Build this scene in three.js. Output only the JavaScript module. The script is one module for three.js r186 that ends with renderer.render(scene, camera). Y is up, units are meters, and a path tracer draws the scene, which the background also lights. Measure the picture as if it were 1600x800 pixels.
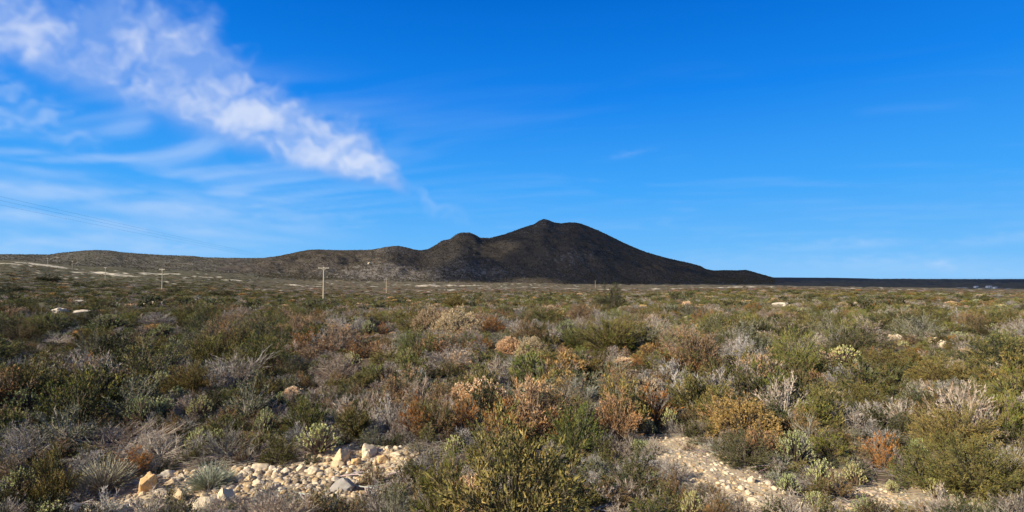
import * as THREE from 'three';
import { createNoise2D, createNoise3D } from 'simplex-noise';

// ---------- camera ----------
const EYE = 3.2, F = 873, HORIZON = 437;
const PITCH = Math.atan((HORIZON - 400) / F);
const camera = new THREE.PerspectiveCamera(2 * Math.atan(400 / F) * 180 / Math.PI, 2, 0.1, 20000);
camera.position.set(0, EYE, 0);
camera.rotation.x = PITCH;
const scene = new THREE.Scene();
const renderer = new THREE.WebGLRenderer({ antialias: true });
renderer.toneMapping = THREE.LinearToneMapping;
renderer.toneMappingExposure = 1.62;
const SKYK = 1 / 1.62; // the sky's values below are as they look in the picture
renderer.shadowMap.enabled = true;

// ---------- helpers: seeded random and noise ----------
function rng(a) { return () => { a = (a + 0x6d2b79f5) | 0; let t = Math.imul(a ^ (a >>> 15), 1 | a); t = (t + Math.imul(t ^ (t >>> 7), 61 | t)) ^ t; return ((t ^ (t >>> 14)) >>> 0) / 4294967296; }; }
const R0 = rng(11);
const N2 = createNoise2D(rng(3)), N3 = createNoise3D(rng(5));
const fbm = (x, y, o = 4) => { let s = 0, a = 0.5, t = 0; for (let i = 0; i < o; i++) { s += a * N2(x, y); t += a; x = x * 2.03 + 17.1; y = y * 2.03 - 9.7; a *= 0.5; } return s / t; };
const clamp = (x, a, b) => Math.min(b, Math.max(a, x)), lerp = (a, b, t) => a + (b - a) * t;
const sst = (a, b, x) => { const t = clamp((x - a) / (b - a), 0, 1); return t * t * (3 - 2 * t); };
function curve(pts, x) { if (x <= pts[0][0]) return pts[0][1]; for (let i = 1; i < pts.length; i++) if (x <= pts[i][0]) { const [a, b] = pts[i - 1], [c, d] = pts[i]; return b + (d - b) * (x - a) / (c - a); } return pts[pts.length - 1][1]; }

// ---------- sun ----------
const SUN = new THREE.Vector3(-0.72, 0.47, 0.44).normalize();
const sun = new THREE.DirectionalLight(new THREE.Color().setRGB(1.0, 0.91, 0.76), 5.0);
sun.position.copy(SUN).multiplyScalar(200);
sun.castShadow = true;
sun.shadow.mapSize.set(4096, 4096);
Object.assign(sun.shadow.camera, { left: -120, right: 120, top: 120, bottom: -120, near: 1, far: 600 });
scene.add(sun);

// ---------- sky: clear air, one band of cumulus on the left, thin cirrus low down ----------
{
  const W = 2048, H = 1024, data = new Float32Array(W * H * 4);
  const stops = [[0, [0.27, 0.58, 0.96]], [2.5, [0.16, 0.51, 0.97]], [9, [0.055, 0.385, 0.96]], [18, [0.008, 0.235, 0.85]], [27, [0.0015, 0.15, 0.66]], [50, [0.001, 0.085, 0.42]], [90, [0.001, 0.055, 0.30]]];
  const air = (el) => { for (let i = 1; i < stops.length; i++) if (el <= stops[i][0]) { const t = (el - stops[i - 1][0]) / (stops[i][0] - stops[i - 1][0]); return stops[i][1].map((c, k) => lerp(stops[i - 1][1][k], c, t)); } return stops[stops.length - 1][1]; };
  const upper = [[-900, -420], [-300, -230], [0, -60], [200, -50], [320, -10], [352, 50], [400, 100], [470, 150], [545, 180], [600, 215], [640, 285], [700, 330]];
  const lower = [[-900, -200], [-300, 20], [0, 108], [130, 160], [275, 214], [300, 222], [420, 260], [520, 285], [600, 300], [700, 335]];
  for (let j = H / 2; j < H; j++) {
    const el = ((j + 0.5) / H - 0.5) * Math.PI, y = Math.sin(el), ce = Math.cos(el), eld = el * 180 / Math.PI;
    for (let i = 0; i < W; i++) {
      const az = ((i + 0.5) / W - 0.5) * 2 * Math.PI, x = Math.cos(az) * ce, z = Math.sin(az) * ce;
      let c = air(eld), cirrus = 0, cum = 0, veil = 0;
      // a little paler toward the sun's side
      const side = Math.max(0, (x * SUN.x + z * SUN.z) / Math.max(ce, 1e-3) / Math.hypot(SUN.x, SUN.z));
      c = [c[0] + 0.045 * side * side, c[1] + 0.045 * side * side, c[2] + 0.05 * side * side];
      // thin high streaks on a cloud plane, drawn out along one wind direction
      if (eld > 0.2) {
        const k = 1 / (y + 0.06), px = x * k, pz = z * k;
        const u = px * 0.96 + pz * 0.28, v = -px * 0.28 + pz * 0.96;
        const warp = 0.35 * N2(u * 0.5 + 3, v * 0.5);
        const s = fbm(u * 0.16 + warp, v * 0.62 + warp * 1.2, 4) * 0.65 + fbm(u * 0.6 + warp * 2, v * 2.6, 3) * 0.35;
        const patch = 0.5 + 0.5 * N2(u * 0.11 - 4.1, v * 0.13 + 2.2);
        const leftish = 0.22 + 0.78 * sst(0.10, 0.55, -x / Math.max(ce, 0.05));
        cirrus = sst(0.02, 0.75, s + 0.25 * patch) * leftish * (1 - sst(13, 22, eld)) * 0.72 * sst(0, 2, eld);
      }
      if (z < -0.15) {
        const qx = 800 + F * x / -z, qy = HORIZON - F * y / -z;
        if (qx > -900 && qx < 760 && qy > -500 && qy < 380) {
          const w1 = 14 * N2(qx / 80, qy / 60), w2 = 11 * N2(qx / 70 + 40, qy / 55 + 9), w3 = 4 * N2(qx / 24, qy / 22 + 3), w4 = 3.5 * N2(qx / 24 + 7, qy / 20);
          const ux = qx + w1 + w3, uy = qy + w2 + w4;
          const a = curve(upper, ux), b = curve(lower, qx + w1 * 0.2) + 4 * N2(qx / 60, 3), v = (uy - a) / Math.max(8, b - a), vl = (qy + 0.10 * w2 - a) / Math.max(8, b - a);
          const env = sst(-0.22, 0.5, v + 0.18 * fbm(ux / 55, uy / 40 + 6, 4)) * (1 - sst(0.74, 1.06, vl)) * (1 - sst(590, 660, ux));
          const rot = [ux * 0.9 + uy * 0.42, -ux * 0.42 + uy * 0.9];
          const puff = 1 - Math.abs(fbm(rot[0] / 135 + 2.3, rot[1] / 85 + 0.4, 4)) * 1.6, broad = fbm(ux / 170 + 5.2, uy / 120 - 1.3, 3);
          const blob = (cx, cy, rx, ry, s) => s * Math.exp(-(((ux - cx) / rx) ** 2 + ((uy - cy) / ry) ** 2));
          const lumps = blob(20, 55, 55, 45, 0.6) + blob(232, 148, 40, 22, 0.7) + blob(350, 165, 75, 38, 0.7) + blob(420, 170, 45, 30, 0.5) + blob(440, 235, 60, 22, 0.5) + blob(515, 215, 50, 38, 0.6) + blob(560, 258, 65, 22, 0.7) + blob(220, 60, 70, 40, 0.35) - blob(290, 100, 55, 30, 0.35) - blob(130, 30, 45, 30, 0.4) - blob(330, 212, 36, 18, 0.4);
          const fine = fbm(rot[0] / 78 + 11.3, rot[1] / 56 + 4.4, 5), edge = fbm(rot[0] / 30 + 1.7, rot[1] / 24 + 8.1, 4);
          veil = 0.58 * sst(0, 0.95, env * (0.85 + 0.45 * broad + 0.16 * edge));
          cum = 0.9 * sst(0.16, 1.45, env * (0.32 + 0.22 * broad + 0.78 * lumps + 0.5 * fine + 0.22 * edge + 0.14 * puff));
          // wisps under the band at the left, and the torn end at its tip
          const wl = (uy - (135 + 0.55 * ux)) / 26, w5 = Math.exp(-wl * wl) * (1 - sst(70, 190, ux)) * clamp(0.5 + fbm(ux / 60, uy / 22, 4), 0, 1);
          const wm = (uy - (185 + 0.22 * ux)) / 20, w6 = Math.exp(-wm * wm) * (1 - sst(40, 170, ux)) * clamp(0.55 + fbm(ux / 70 + 8, uy / 24, 4), 0, 1);
          const wt = (uy - (308 + 0.5 * (ux - 660))) / 9, w7 = Math.exp(-wt * wt - ((ux - 672) / 42) ** 2) * 0.35;
          cirrus = Math.max(cirrus, 0.5 * w5 + 0.62 * w6, w7);
        }
        if (qy > 230 && qx < 760 && qx > -1500) {
          const n = fbm(qx / 170 + 3, qy / 26 - qx / 240, 4), band = (c0, sl, ry, s, x1) => { const d = (qy + 7 * n - c0 - sl * qx) / ry; return s * Math.exp(-d * d) * (1 - sst(x1 - 330, x1, qx)) * clamp(0.8 + 0.8 * n, 0, 1.2); };
          cirrus = Math.max(cirrus, band(292, 0.13, 26, 0.7, 640), band(338, 0.075, 16, 0.65, 620), band(380, 0.02, 24, 0.62, 560), band(262, 0.16, 10, 0.35, 420));
        }
        if (qy > 215 && qx > 900) {
          const st = (cx, cy, rx, ry, sl, s) => { const n = fbm(qx / 55 + cx, qy / 9, 4), d = (qy + 5 * n - cy - sl * (qx - cx)) / ry; return s * Math.exp(-d * d - ((qx + 20 * n - cx) / rx) ** 2) * clamp(0.75 + 0.6 * n, 0, 1); };
          cirrus = Math.max(cirrus, st(985, 239, 30, 4, -0.22, 0.26), st(1350, 381, 75, 9, -0.03, 0.5), st(1260, 388, 80, 8, 0, 0.34), st(1400, 412, 190, 16, 0.01, 0.42), st(1474, 415, 26, 9, 0.12, 0.85), st(1580, 372, 130, 10, -0.12, 0.38), st(1150, 405, 140, 14, -0.03, 0.22), st(1560, 425, 160, 8, 0, 0.3));
        }
      }
      const t = 0.58 * cirrus;
      const cc = [0.60, 0.75, 0.98], dk = [0.27, 0.45, 0.87], lt = [0.78, 0.84, 0.98], o = (j * W + i) * 4;
      for (let k = 0; k < 3; k++) { let r = lerp(c[k], cc[k], t); r = lerp(r, dk[k], veil); r = lerp(r, lt[k], cum * 0.88); data[o + k] = r * SKYK; }
      data[o + 3] = 1;
    }
  }
  for (let o = 0; o < W * H / 2 * 4; o += 4) { data[o] = 0.08; data[o + 1] = 0.12; data[o + 2] = 0.18; data[o + 3] = 1; }
  const sky = new THREE.DataTexture(data, W, H, THREE.RGBAFormat, THREE.FloatType);
  sky.mapping = THREE.EquirectangularReflectionMapping; sky.magFilter = sky.minFilter = THREE.LinearFilter; sky.needsUpdate = true;
  scene.background = sky; scene.environment = sky;
}

// ---------- terrain ----------
// distances (m) by bearings (as in the lens's picture plane); the entries say how far below the horizon the bare ground stands
const TD = [3, 5, 8, 30, 80, 145, 240, 340, 413, 714, 1000, 1400, 2000, 3000, 9000];
const TB = [-500, 0, 165, 254, 506, 604, 800, 930, 1200, 1600, 2300];
const TH = [ // heights (m)
  [1.6, 1.1, 0.1, 0, 0.3, 1.0, 4, 7.5, 11, 27, 42, 52, 60, 60, 0],
  [1.6, 1.1, 0.1, 0, 0.1, 0.4, 2.6, 6, 8.9, 25, 37, 46, 55, 55, 0],
  [1.6, 1.1, 0.1, 0, -0.1, -0.3, 0.8, 1.6, 2.4, 15, 26, 36, 45, 45, 0],
  [1.6, 1.1, 0.1, 0, -0.3, -0.9, -0.9, 0.4, 2.2, 11, 20, 30, 40, 40, 0],
  [1.6, 1.1, 0.1, 0, -0.9, -2.3, -3.7, -4.4, -4.4, -1.5, 5, 15, 20, 20, 0],
  [1.6, 1.1, 0.1, 0, -0.9, -2.2, -4.3, -5.4, -5.6, -4.0, 1, 8, 15, 20, 0],
  [1.6, 1.1, 0.1, 0, -0.6, -1.5, -3.2, -4.6, -5.4, -6.0, -2, 2, 5, 10, 0],
  [1.6, 1.1, 0.1, 0, -0.5, -1.4, -3.2, -5.0, -6.0, -8.5, -5, 0, 3, 8, 0],
  [1.6, 1.1, 0.1, 0, -0.5, -0.9, -2.0, -3.2, -4.0, -6.5, -6.5, -4, 0, 8, 0],
  [1.6, 1.1, 0.1, 0, -0.7, -1.3, -3.2, -5.2, -6.5, -10, -11, -10, -6, 3, 0],
  [1.6, 1.1, 0.1, 0, -0.7, -1.3, -3.2, -5.2, -6.5, -10, -11, -10, -6, 3, 0],
];
const LTD = TD.map(Math.log);
function colH(col, ld) {
  let i = 0; while (i < LTD.length - 2 && ld > LTD[i + 1]) i++;
  const t = clamp((ld - LTD[i]) / (LTD[i + 1] - LTD[i]), 0, 1);
  const p1 = col[i], p2 = col[i + 1], d = LTD[i + 1] - LTD[i];
  const m = (k) => k <= 0 || k >= col.length - 1 ? 0 : (col[k + 1] - col[k - 1]) / (LTD[k + 1] - LTD[k - 1]);
  const m1 = m(i) * d, m2 = m(i + 1) * d, t2 = t * t, t3 = t2 * t;
  return (2 * t3 - 3 * t2 + 1) * p1 + (t3 - 2 * t2 + t) * m1 + (-2 * t3 + 3 * t2) * p2 + (t3 - t2) * m2;
}
function ground(x, z) {
  const r = Math.hypot(x, z), az = Math.atan2(x, -z), a = clamp(az, -1.08, 1.08);
  const depth = Math.max(3, r * Math.cos(a)), b = 800 + F * Math.tan(a), ld = Math.log(depth);
  let k = 0; while (k < TB.length - 2 && b > TB[k + 1]) k++;
  const t = sst(0, 1, (b - TB[k]) / (TB[k + 1] - TB[k]));
  let h = lerp(colH(TH[k], ld), colH(TH[k + 1], ld), t);
  const near = sst(4, 9, r);
  h += near * (0.10 * fbm(x / 2.2, z / 2.2, 3) + 0.16 * N2(x / 7, z / 7)) + sst(20, 60, r) * 0.35 * N2(x / 21, z / 21) * (1 + r / 300);
  return h;
}
function ray(px, py) { const cx = (px - 800) / F, cy = (400 - py) / F, c = Math.cos(PITCH), s = Math.sin(PITCH); return [cx, cy * c + s, -(c - cy * s)]; }
function at(px, py, most = 3000) { // where a line of sight meets the ground
  const d = ray(px, py); let lo = 3, t = 3;
  while (t < most && EYE + d[1] * t > ground(d[0] * t, d[2] * t)) { lo = t; t *= 1.01; }
  for (let i = 0; i < 18; i++) { const m = (lo + t) / 2; if (EYE + d[1] * m > ground(d[0] * m, d[2] * m)) lo = m; else t = m; }
  const x = d[0] * t, z = d[2] * t; return { x, z, y: ground(x, z), depth: -z };
}
function place(px, depth) { const x = (px - 800) / F * depth, z = -depth; return { x, z, y: ground(x, z), depth }; }

// bare stony patches: [px, py, half width m, half depth m, how bare]
const BARE = [[255, 765, 0.75, 0.9, 1], [330, 775, 0.9, 0.9, 1], [395, 748, 0.7, 0.7, 1], [470, 738, 0.8, 0.8, 1], [545, 730, 0.8, 0.9, 1], [605, 722, 0.6, 0.7, 1], [520, 775, 0.9, 0.6, 0.55], [180, 795, 0.8, 0.5, 0.8], [90, 800, 0.6, 0.4, 0.6],
  [1055, 697, 0.6, 0.9, 1], [1092, 715, 0.7, 0.8, 1], [1125, 740, 0.75, 0.8, 1], [1160, 765, 0.75, 0.7, 1], [1190, 788, 0.75, 0.6, 1], [1215, 812, 0.75, 0.6, 1],
  [1310, 752, 0.4, 0.5, 0.9], [1360, 770, 0.7, 0.65, 1], [1420, 784, 0.8, 0.65, 1], [1490, 795, 0.9, 0.6, 1], [1570, 800, 0.9, 0.6, 1], [1330, 800, 0.6, 0.5, 1]].map(([px, py, w, d, s]) => ({ ...at(px, py), w, d, s }));
function bareness(x, z) { let b = 0; for (const p of BARE) { const q = ((x - p.x) / p.w) ** 2 + ((z - p.z) / p.d) ** 2; if (q < 4) b = Math.max(b, p.s * (1 - sst(0.45, 1.5, q + 0.5 * fbm(x * 1.7, z * 1.7, 2)))); } return b; }
// pale banks and streaks far out on the plain: [px, depth m, half width m, half depth m]
const PALE = [[50, 760, 26, 26], [75, 720, 26, 20], [95, 690, 22, 16], [112, 660, 12, 12], [150, 560, 36, 9], [170, 600, 22, 16], [198, 520, 12, 8], [0, 620, 30, 10], [235, 690, 14, 14], [250, 650, 18, 22], [262, 670, 14, 18], [300, 540, 18, 7], [318, 600, 12, 10], [365, 560, 20, 8],
  [408, 330, 7, 4], [465, 560, 12, 12], [490, 520, 9, 9], [603, 380, 6, 5], [640, 420, 10, 4], [590, 620, 22, 10], [660, 700, 24, 12], [700, 470, 10, 9], [712, 440, 7, 6], [735, 410, 12, 6], [695, 750, 60, 9], [760, 600, 26, 9], [830, 640, 40, 7], [880, 700, 50, 7], [960, 640, 40, 8], [990, 600, 16, 6], [1036, 640, 20, 16], [1100, 690, 30, 16], [1130, 670, 22, 14], [1160, 720, 20, 18], [1175, 740, 18, 14], [1220, 720, 22, 8], [1300, 640, 24, 8], [1330, 560, 10, 6], [1350, 580, 12, 7], [1420, 560, 9, 5], [1512, 900, 22, 16], [1540, 880, 26, 22], [1562, 900, 18, 12], [1590, 800, 34, 5]].map(([px, depth, w, d]) => ({ ...place(px, depth), w, d }));
function paleness(x, z) { let b = 0; for (const p of PALE) { const q = ((x - p.x) / p.w) ** 2 + ((z - p.z) / p.d) ** 2; if (q < 5) b = Math.max(b, 1 - sst(0.4, 1.4, q + 0.9 * fbm(x / 6, z / 6, 3))); } return b; }

const SOIL = [0.135, 0.10, 0.066], LITTER = [0.075, 0.06, 0.044], SAND = [0.55, 0.44, 0.29], PALESAND = [0.62, 0.54, 0.40], PLAIN = [0.145, 0.115, 0.07], PLAIN2 = [0.10, 0.085, 0.05];
const mix3 = (a, b, t) => [lerp(a[0], b[0], t), lerp(a[1], b[1], t), lerp(a[2], b[2], t)];
function groundColour(x, z) {
  const r = Math.hypot(x, z);
  let c = mix3(LITTER, SOIL, 0.5 + 0.5 * fbm(x * 0.8, z * 0.8, 4));
  if (r < 30) { const b = bareness(x, z); if (b > 0) c = mix3(c, mix3(SAND, [0.38, 0.28, 0.17], 0.5 + 0.5 * fbm(x * 2.4, z * 2.4, 4)), b); }
  if (r > 35) {
    let p = mix3(PLAIN2, PLAIN, clamp(0.5 + 0.9 * fbm(x / 45, z / 90, 4), 0, 1));
    p = mix3(p, [0.07, 0.072, 0.04], sst(0.1, 0.6, fbm(x / 30 + 9, z / 60, 4)) * 0.7);
    if (z < 0) p = mix3(p, [0.072, 0.07, 0.036], 0.75 * (1 - sst(250, 560, 800 + F * x / -z)) * clamp(0.8 + 0.6 * fbm(x / 18, z / 18, 3), 0, 1));
    c = mix3(c, p, sst(35, 90, r));
    const streak = sst(0.40, 0.66, fbm(x / 13, z / 8 + 31, 4)) * sst(260, 380, r) * (1 - sst(900, 1100, r));
    c = mix3(c, PALESAND, 0.75 * streak);
    if (r < 1200) { const b = paleness(x, z); if (b > 0) c = mix3(c, PALESAND, b * 0.95); }
  }
  const g = 0.85 + 0.3 * (0.5 + 0.5 * N2(x * 5.3 + 7, z * 5.3));
  return [c[0] * g, c[1] * g, c[2] * g];
}

const tinted = (rough = 0.95, spec = 0.25) => new THREE.MeshPhysicalMaterial({ color: 0xffffff, vertexColors: true, roughness: rough, specularIntensity: spec, side: THREE.DoubleSide });
const tag = (o, label, category, group, kind) => { if (label) o.userData.label = label; if (category) o.userData.category = category; if (group) o.userData.group = group; if (kind) o.userData.kind = kind; return o; };
const used = new Map();
const numbered = (n) => { const k = used.get(n) ?? 0; used.set(n, k + 1); return k ? `${n}_${String(k).padStart(3, '0')}` : n; };
function gridGeometry(nu, nv, f, cf) {
  const pos = new Float32Array(nu * nv * 3), col = new Float32Array(nu * nv * 3), idx = new Uint32Array((nu - 1) * (nv - 1) * 6);
  for (let j = 0, o = 0; j < nv; j++) for (let i = 0; i < nu; i++, o += 3) { const p = f(i, j); pos.set(p, o); col.set(cf(p, i, j), o); }
  for (let j = 0, o = 0; j < nv - 1; j++) for (let i = 0; i < nu - 1; i++) { const a = j * nu + i; idx.set([a, a + 1, a + nu, a + 1, a + nu + 1, a + nu], o); o += 6; }
  const g = new THREE.BufferGeometry();
  g.setAttribute('position', new THREE.BufferAttribute(pos, 3)); g.setAttribute('color', new THREE.BufferAttribute(col, 3)); g.setIndex(new THREE.BufferAttribute(idx, 1));
  g.computeVertexNormals(); return g;
}
{
  const A = []; for (let i = 0; i <= 460; i++) A.push(lerp(-0.86, 0.86, i / 460));
  for (let i = 1; i <= 48; i++) A.push(lerp(0.86, Math.PI * 2 - 0.86, i / 48));
  const nv = 400, rr = (j) => j === 0 ? 0.05 : 1.2 * Math.pow(9000 / 1.2, (j - 1) / (nv - 2));
  const g = gridGeometry(A.length, nv, (i, j) => { const r = rr(j), x = Math.sin(A[i]) * r, z = -Math.cos(A[i]) * r; return [x, ground(x, z), z]; }, ([x, , z]) => groundColour(x, z));
  const m = new THREE.Mesh(g, tinted(1, 0.15)); m.name = 'ground'; tag(m, 'scrubby plain of brown soil with pale sandy patches', 'ground', null, 'structure'); scene.add(m);
}

// ---------- hills ----------
function ridge(name, label, sil, px0, px1, step, crest, foot, footY, paint, rough) {
  const nu = Math.round((px1 - px0) / step) + 1, nf = 84, nb = 18, nv = nf + nb;
  const surf = (px, s) => {
    const zc = curve(crest, px), zf = curve(foot, px), a = (px - 800) / F, yc = EYE + (HORIZON - curve(sil, px)) / F * zc;
    if (s <= 1) {
      const depth = lerp(zf, zc, s), x = a * depth, y0 = curve(footY, px);
      const g = ground(x, -depth), prof = 0.45 * s + 0.55 * s * s * (3 - 2 * s);
      let y = lerp(y0, yc, prof);
      const k = Math.sin(Math.PI * Math.min(1, s)) * Math.min(1, (yc - y0) / 60);
      y += k * (9 * fbm(x / 170 + s * 0.7, depth / 420, 3) * rough + 3.2 * fbm(x / 38, depth / 60, 3)) + Math.min(1, s * 4) * 0.9 * fbm(x / 13, depth / 13, 2);
      return [x, y, -depth];
    }
    const depth = zc + (s - 1) * 900; return [a * depth, yc - (s - 1) * (yc + 30) - 1.5 * (s - 1) * 40, -depth];
  };
  const g = gridGeometry(nu, nv, (i, j) => surf(px0 + i * step, j < nf ? j / (nf - 1) : 1 + (j - nf + 1) / nb), (p, i, j) => paint(p, px0 + i * step, j / (nf - 1)));
  const m = new THREE.Mesh(g, tinted(1, 0.1)); m.name = name; tag(m, label, name.includes('mountain') ? 'mountain' : 'hill', null, 'structure'); scene.add(m);
  return surf;
}
const SIL_MAIN = [[340, 408], [400, 405], [430, 401], [465, 394], [480, 391.5], [500, 390.5], [540, 391], [575, 391], [590, 389], [605, 386], [622, 384.5], [632, 386.5], [645, 390], [657, 391.5], [668, 390], [680, 383], [690, 376], [703, 373.5], [712, 366.5], [720, 363.5], [733, 363.5], [742, 367], [750, 371.5], [765, 372], [780, 368.5], [800, 362], [820, 354.5], [835, 350], [842, 345], [850, 341.8], [858, 344], [866, 347.5], [876, 349], [890, 347.5], [900, 347.8], [910, 350], [920, 354], [935, 360], [950, 367], [970, 377], [985, 384], [1000, 390.5], [1018, 396.5], [1040, 402.5], [1060, 407.5], [1080, 412], [1095, 416], [1103, 420.5], [1115, 423], [1130, 422.5], [1150, 423], [1165, 422], [1180, 426], [1195, 430], [1212, 435], [1260, 441]];
const rockiness = (p, px, s) => {
  let r = 0.18;
  r += 0.6 * Math.exp(-(((px - 600) / 150) ** 2) - ((s - 0.22) / 0.22) ** 2) + 0.55 * Math.exp(-(((px - 725) / 32) ** 2) - ((s - 0.93) / 0.12) ** 2) + 0.5 * Math.exp(-(((px - 618) / 40) ** 2) - ((s - 0.85) / 0.2) ** 2) + 0.35 * Math.exp(-(((px - 895) / 40) ** 2) - ((s - 0.33) / 0.1) ** 2) + 0.3 * Math.exp(-(((px - 855) / 45) ** 2) - ((s - 0.8) / 0.15) ** 2) + 0.45 * Math.exp(-(((px - 760) / 45) ** 2) - ((s - 0.2) / 0.08) ** 2);
  return r;
};
const mainSurf = ridge('mountain', 'dark scrub-covered mountain with a rounded peak and a smaller knob', SIL_MAIN, 340, 1260, 2.5,
  [[340, 1500], [480, 1550], [725, 1600], [850, 1780], [1100, 1750], [1260, 1650]], [[340, 880], [500, 900], [800, 960], [1100, 1040], [1260, 1100]],
  [[340, 10], [450, 5], [600, -1], [800, -4], [1100, -8], [1260, -8]],
  (p, px, s) => { const n = 0.5 + 0.5 * fbm(p[0] / 60, p[2] / 60, 4), rk = sst(0.35, 0.75, fbm(p[0] / 14, p[2] / 22, 3) * 0.6 + rockiness(p, px, s) * 0.7); return mix3(mix3([0.065, 0.054, 0.043], [0.10, 0.082, 0.06], n), [0.23, 0.21, 0.19], rk * 0.6); }, 1.6);
const hillSurf = ridge('hill', 'low grey-green hill behind the pale banks on the left', [[-600, 399], [-200, 399], [0, 398], [75, 398.5], [90, 396], [110, 394], [130, 392], [150, 391], [170, 392], [190, 395], [220, 397], [260, 399], [300, 400.5], [320, 402.5], [350, 403], [420, 404], [520, 406]], -600, 520, 5,
  [[-600, 1700], [520, 1700]], [[-600, 800], [520, 860]], [[-600, 30], [0, 28], [165, 18], [254, 13], [506, 1]],
  (p, px, s) => { const n = 0.5 + 0.5 * fbm(p[0] / 60, p[2] / 60, 4), rk = sst(0.25, 0.6, fbm(p[0] / 14, p[2] / 18, 3)); return mix3(mix3([0.07, 0.064, 0.048], [0.11, 0.098, 0.07], n), [0.27, 0.25, 0.21], rk * 0.5); }, 0.6);
ridge('far_ridge', 'long flat dark ridge on the right horizon', [[1100, 436], [1205, 433.5], [1300, 434], [1350, 435], [1400, 437], [1500, 437], [1520, 436.6], [1600, 436], [2400, 435]], 1100, 2400, 8,
  [[1100, 3000], [2400, 3000]], [[1100, 1300], [2400, 1300]], [[1100, -6], [1600, -12], [2400, -12]],
  (p, px, s) => { const n = 0.5 + 0.5 * fbm(p[0] / 120, p[2] / 200, 4); return mix3([0.06, 0.055, 0.045], [0.10, 0.085, 0.065], n); }, 0.3);

// ---------- the cloud over the viewpoint whose shade lies on the mountain and the far right plain ----------
{
  const ALT = 2000, step = 70, x0 = -3200, z0 = -2600, nx = 110, nz = 60, ox = SUN.x / SUN.y * (ALT - 30), oz = SUN.z / SUN.y * (ALT - 30);
  const mask = (x, z) => { // how thick the cloud is above that place, from where its shade falls
    const gx = x - ox, gz = z - oz, depth = -gz; if (depth < 200) return 0;
    const px = 800 + F * gx / depth + 40 * fbm(x / 300, z / 300, 3), near = curve([[400, 1150], [700, 1000], [1000, 980], [1150, 930], [1300, 800], [1700, 760], [2600, 760]], px) + 70 * fbm(x / 250 + 5, z / 250, 3);
    return sst(0, lerp(260, 520, sst(1150, 1400, px)), depth - near) * sst(330, 600, px) * (1 - sst(3300, 3700, depth)) * (1 - sst(3900, 4400, x));
  };
  const pos = [], idx = [], n = nx * nz;
  for (const side of [1, -1]) for (let j = 0; j < nz; j++) for (let i = 0; i < nx; i++) { const x = x0 + i * step, z = z0 + j * step, m = mask(x, z); pos.push(x, ALT + side * (m * (side > 0 ? 150 + 130 * fbm(x / 240, z / 240, 4) : 45 + 20 * fbm(x / 160, z / 160, 3))), z); }
  for (let j = 0; j < nz - 1; j++) for (let i = 0; i < nx - 1; i++) { const a = j * nx + i, q = [a, a + 1, a + nx, a + nx + 1]; if (q.some((k) => pos[k * 3 + 1] - pos[(k + n) * 3 + 1] > 3)) { idx.push(q[0], q[2], q[1], q[1], q[2], q[3]); idx.push(q[0] + n, q[1] + n, q[2] + n, q[1] + n, q[3] + n, q[2] + n); } }
  const g = new THREE.BufferGeometry(); g.setAttribute('position', new THREE.Float32BufferAttribute(pos, 3)); g.setIndex(idx); g.computeVertexNormals();
  const m = new THREE.Mesh(g, new THREE.MeshStandardMaterial({ color: 0xf4f6fa, roughness: 1, transparent: true, opacity: 0.6, side: THREE.DoubleSide })); m.name = 'cloud';
  tag(m, 'thin cloud bank overhead that shades the mountain', 'cloud', null, 'stuff'); scene.add(m);
}

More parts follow.
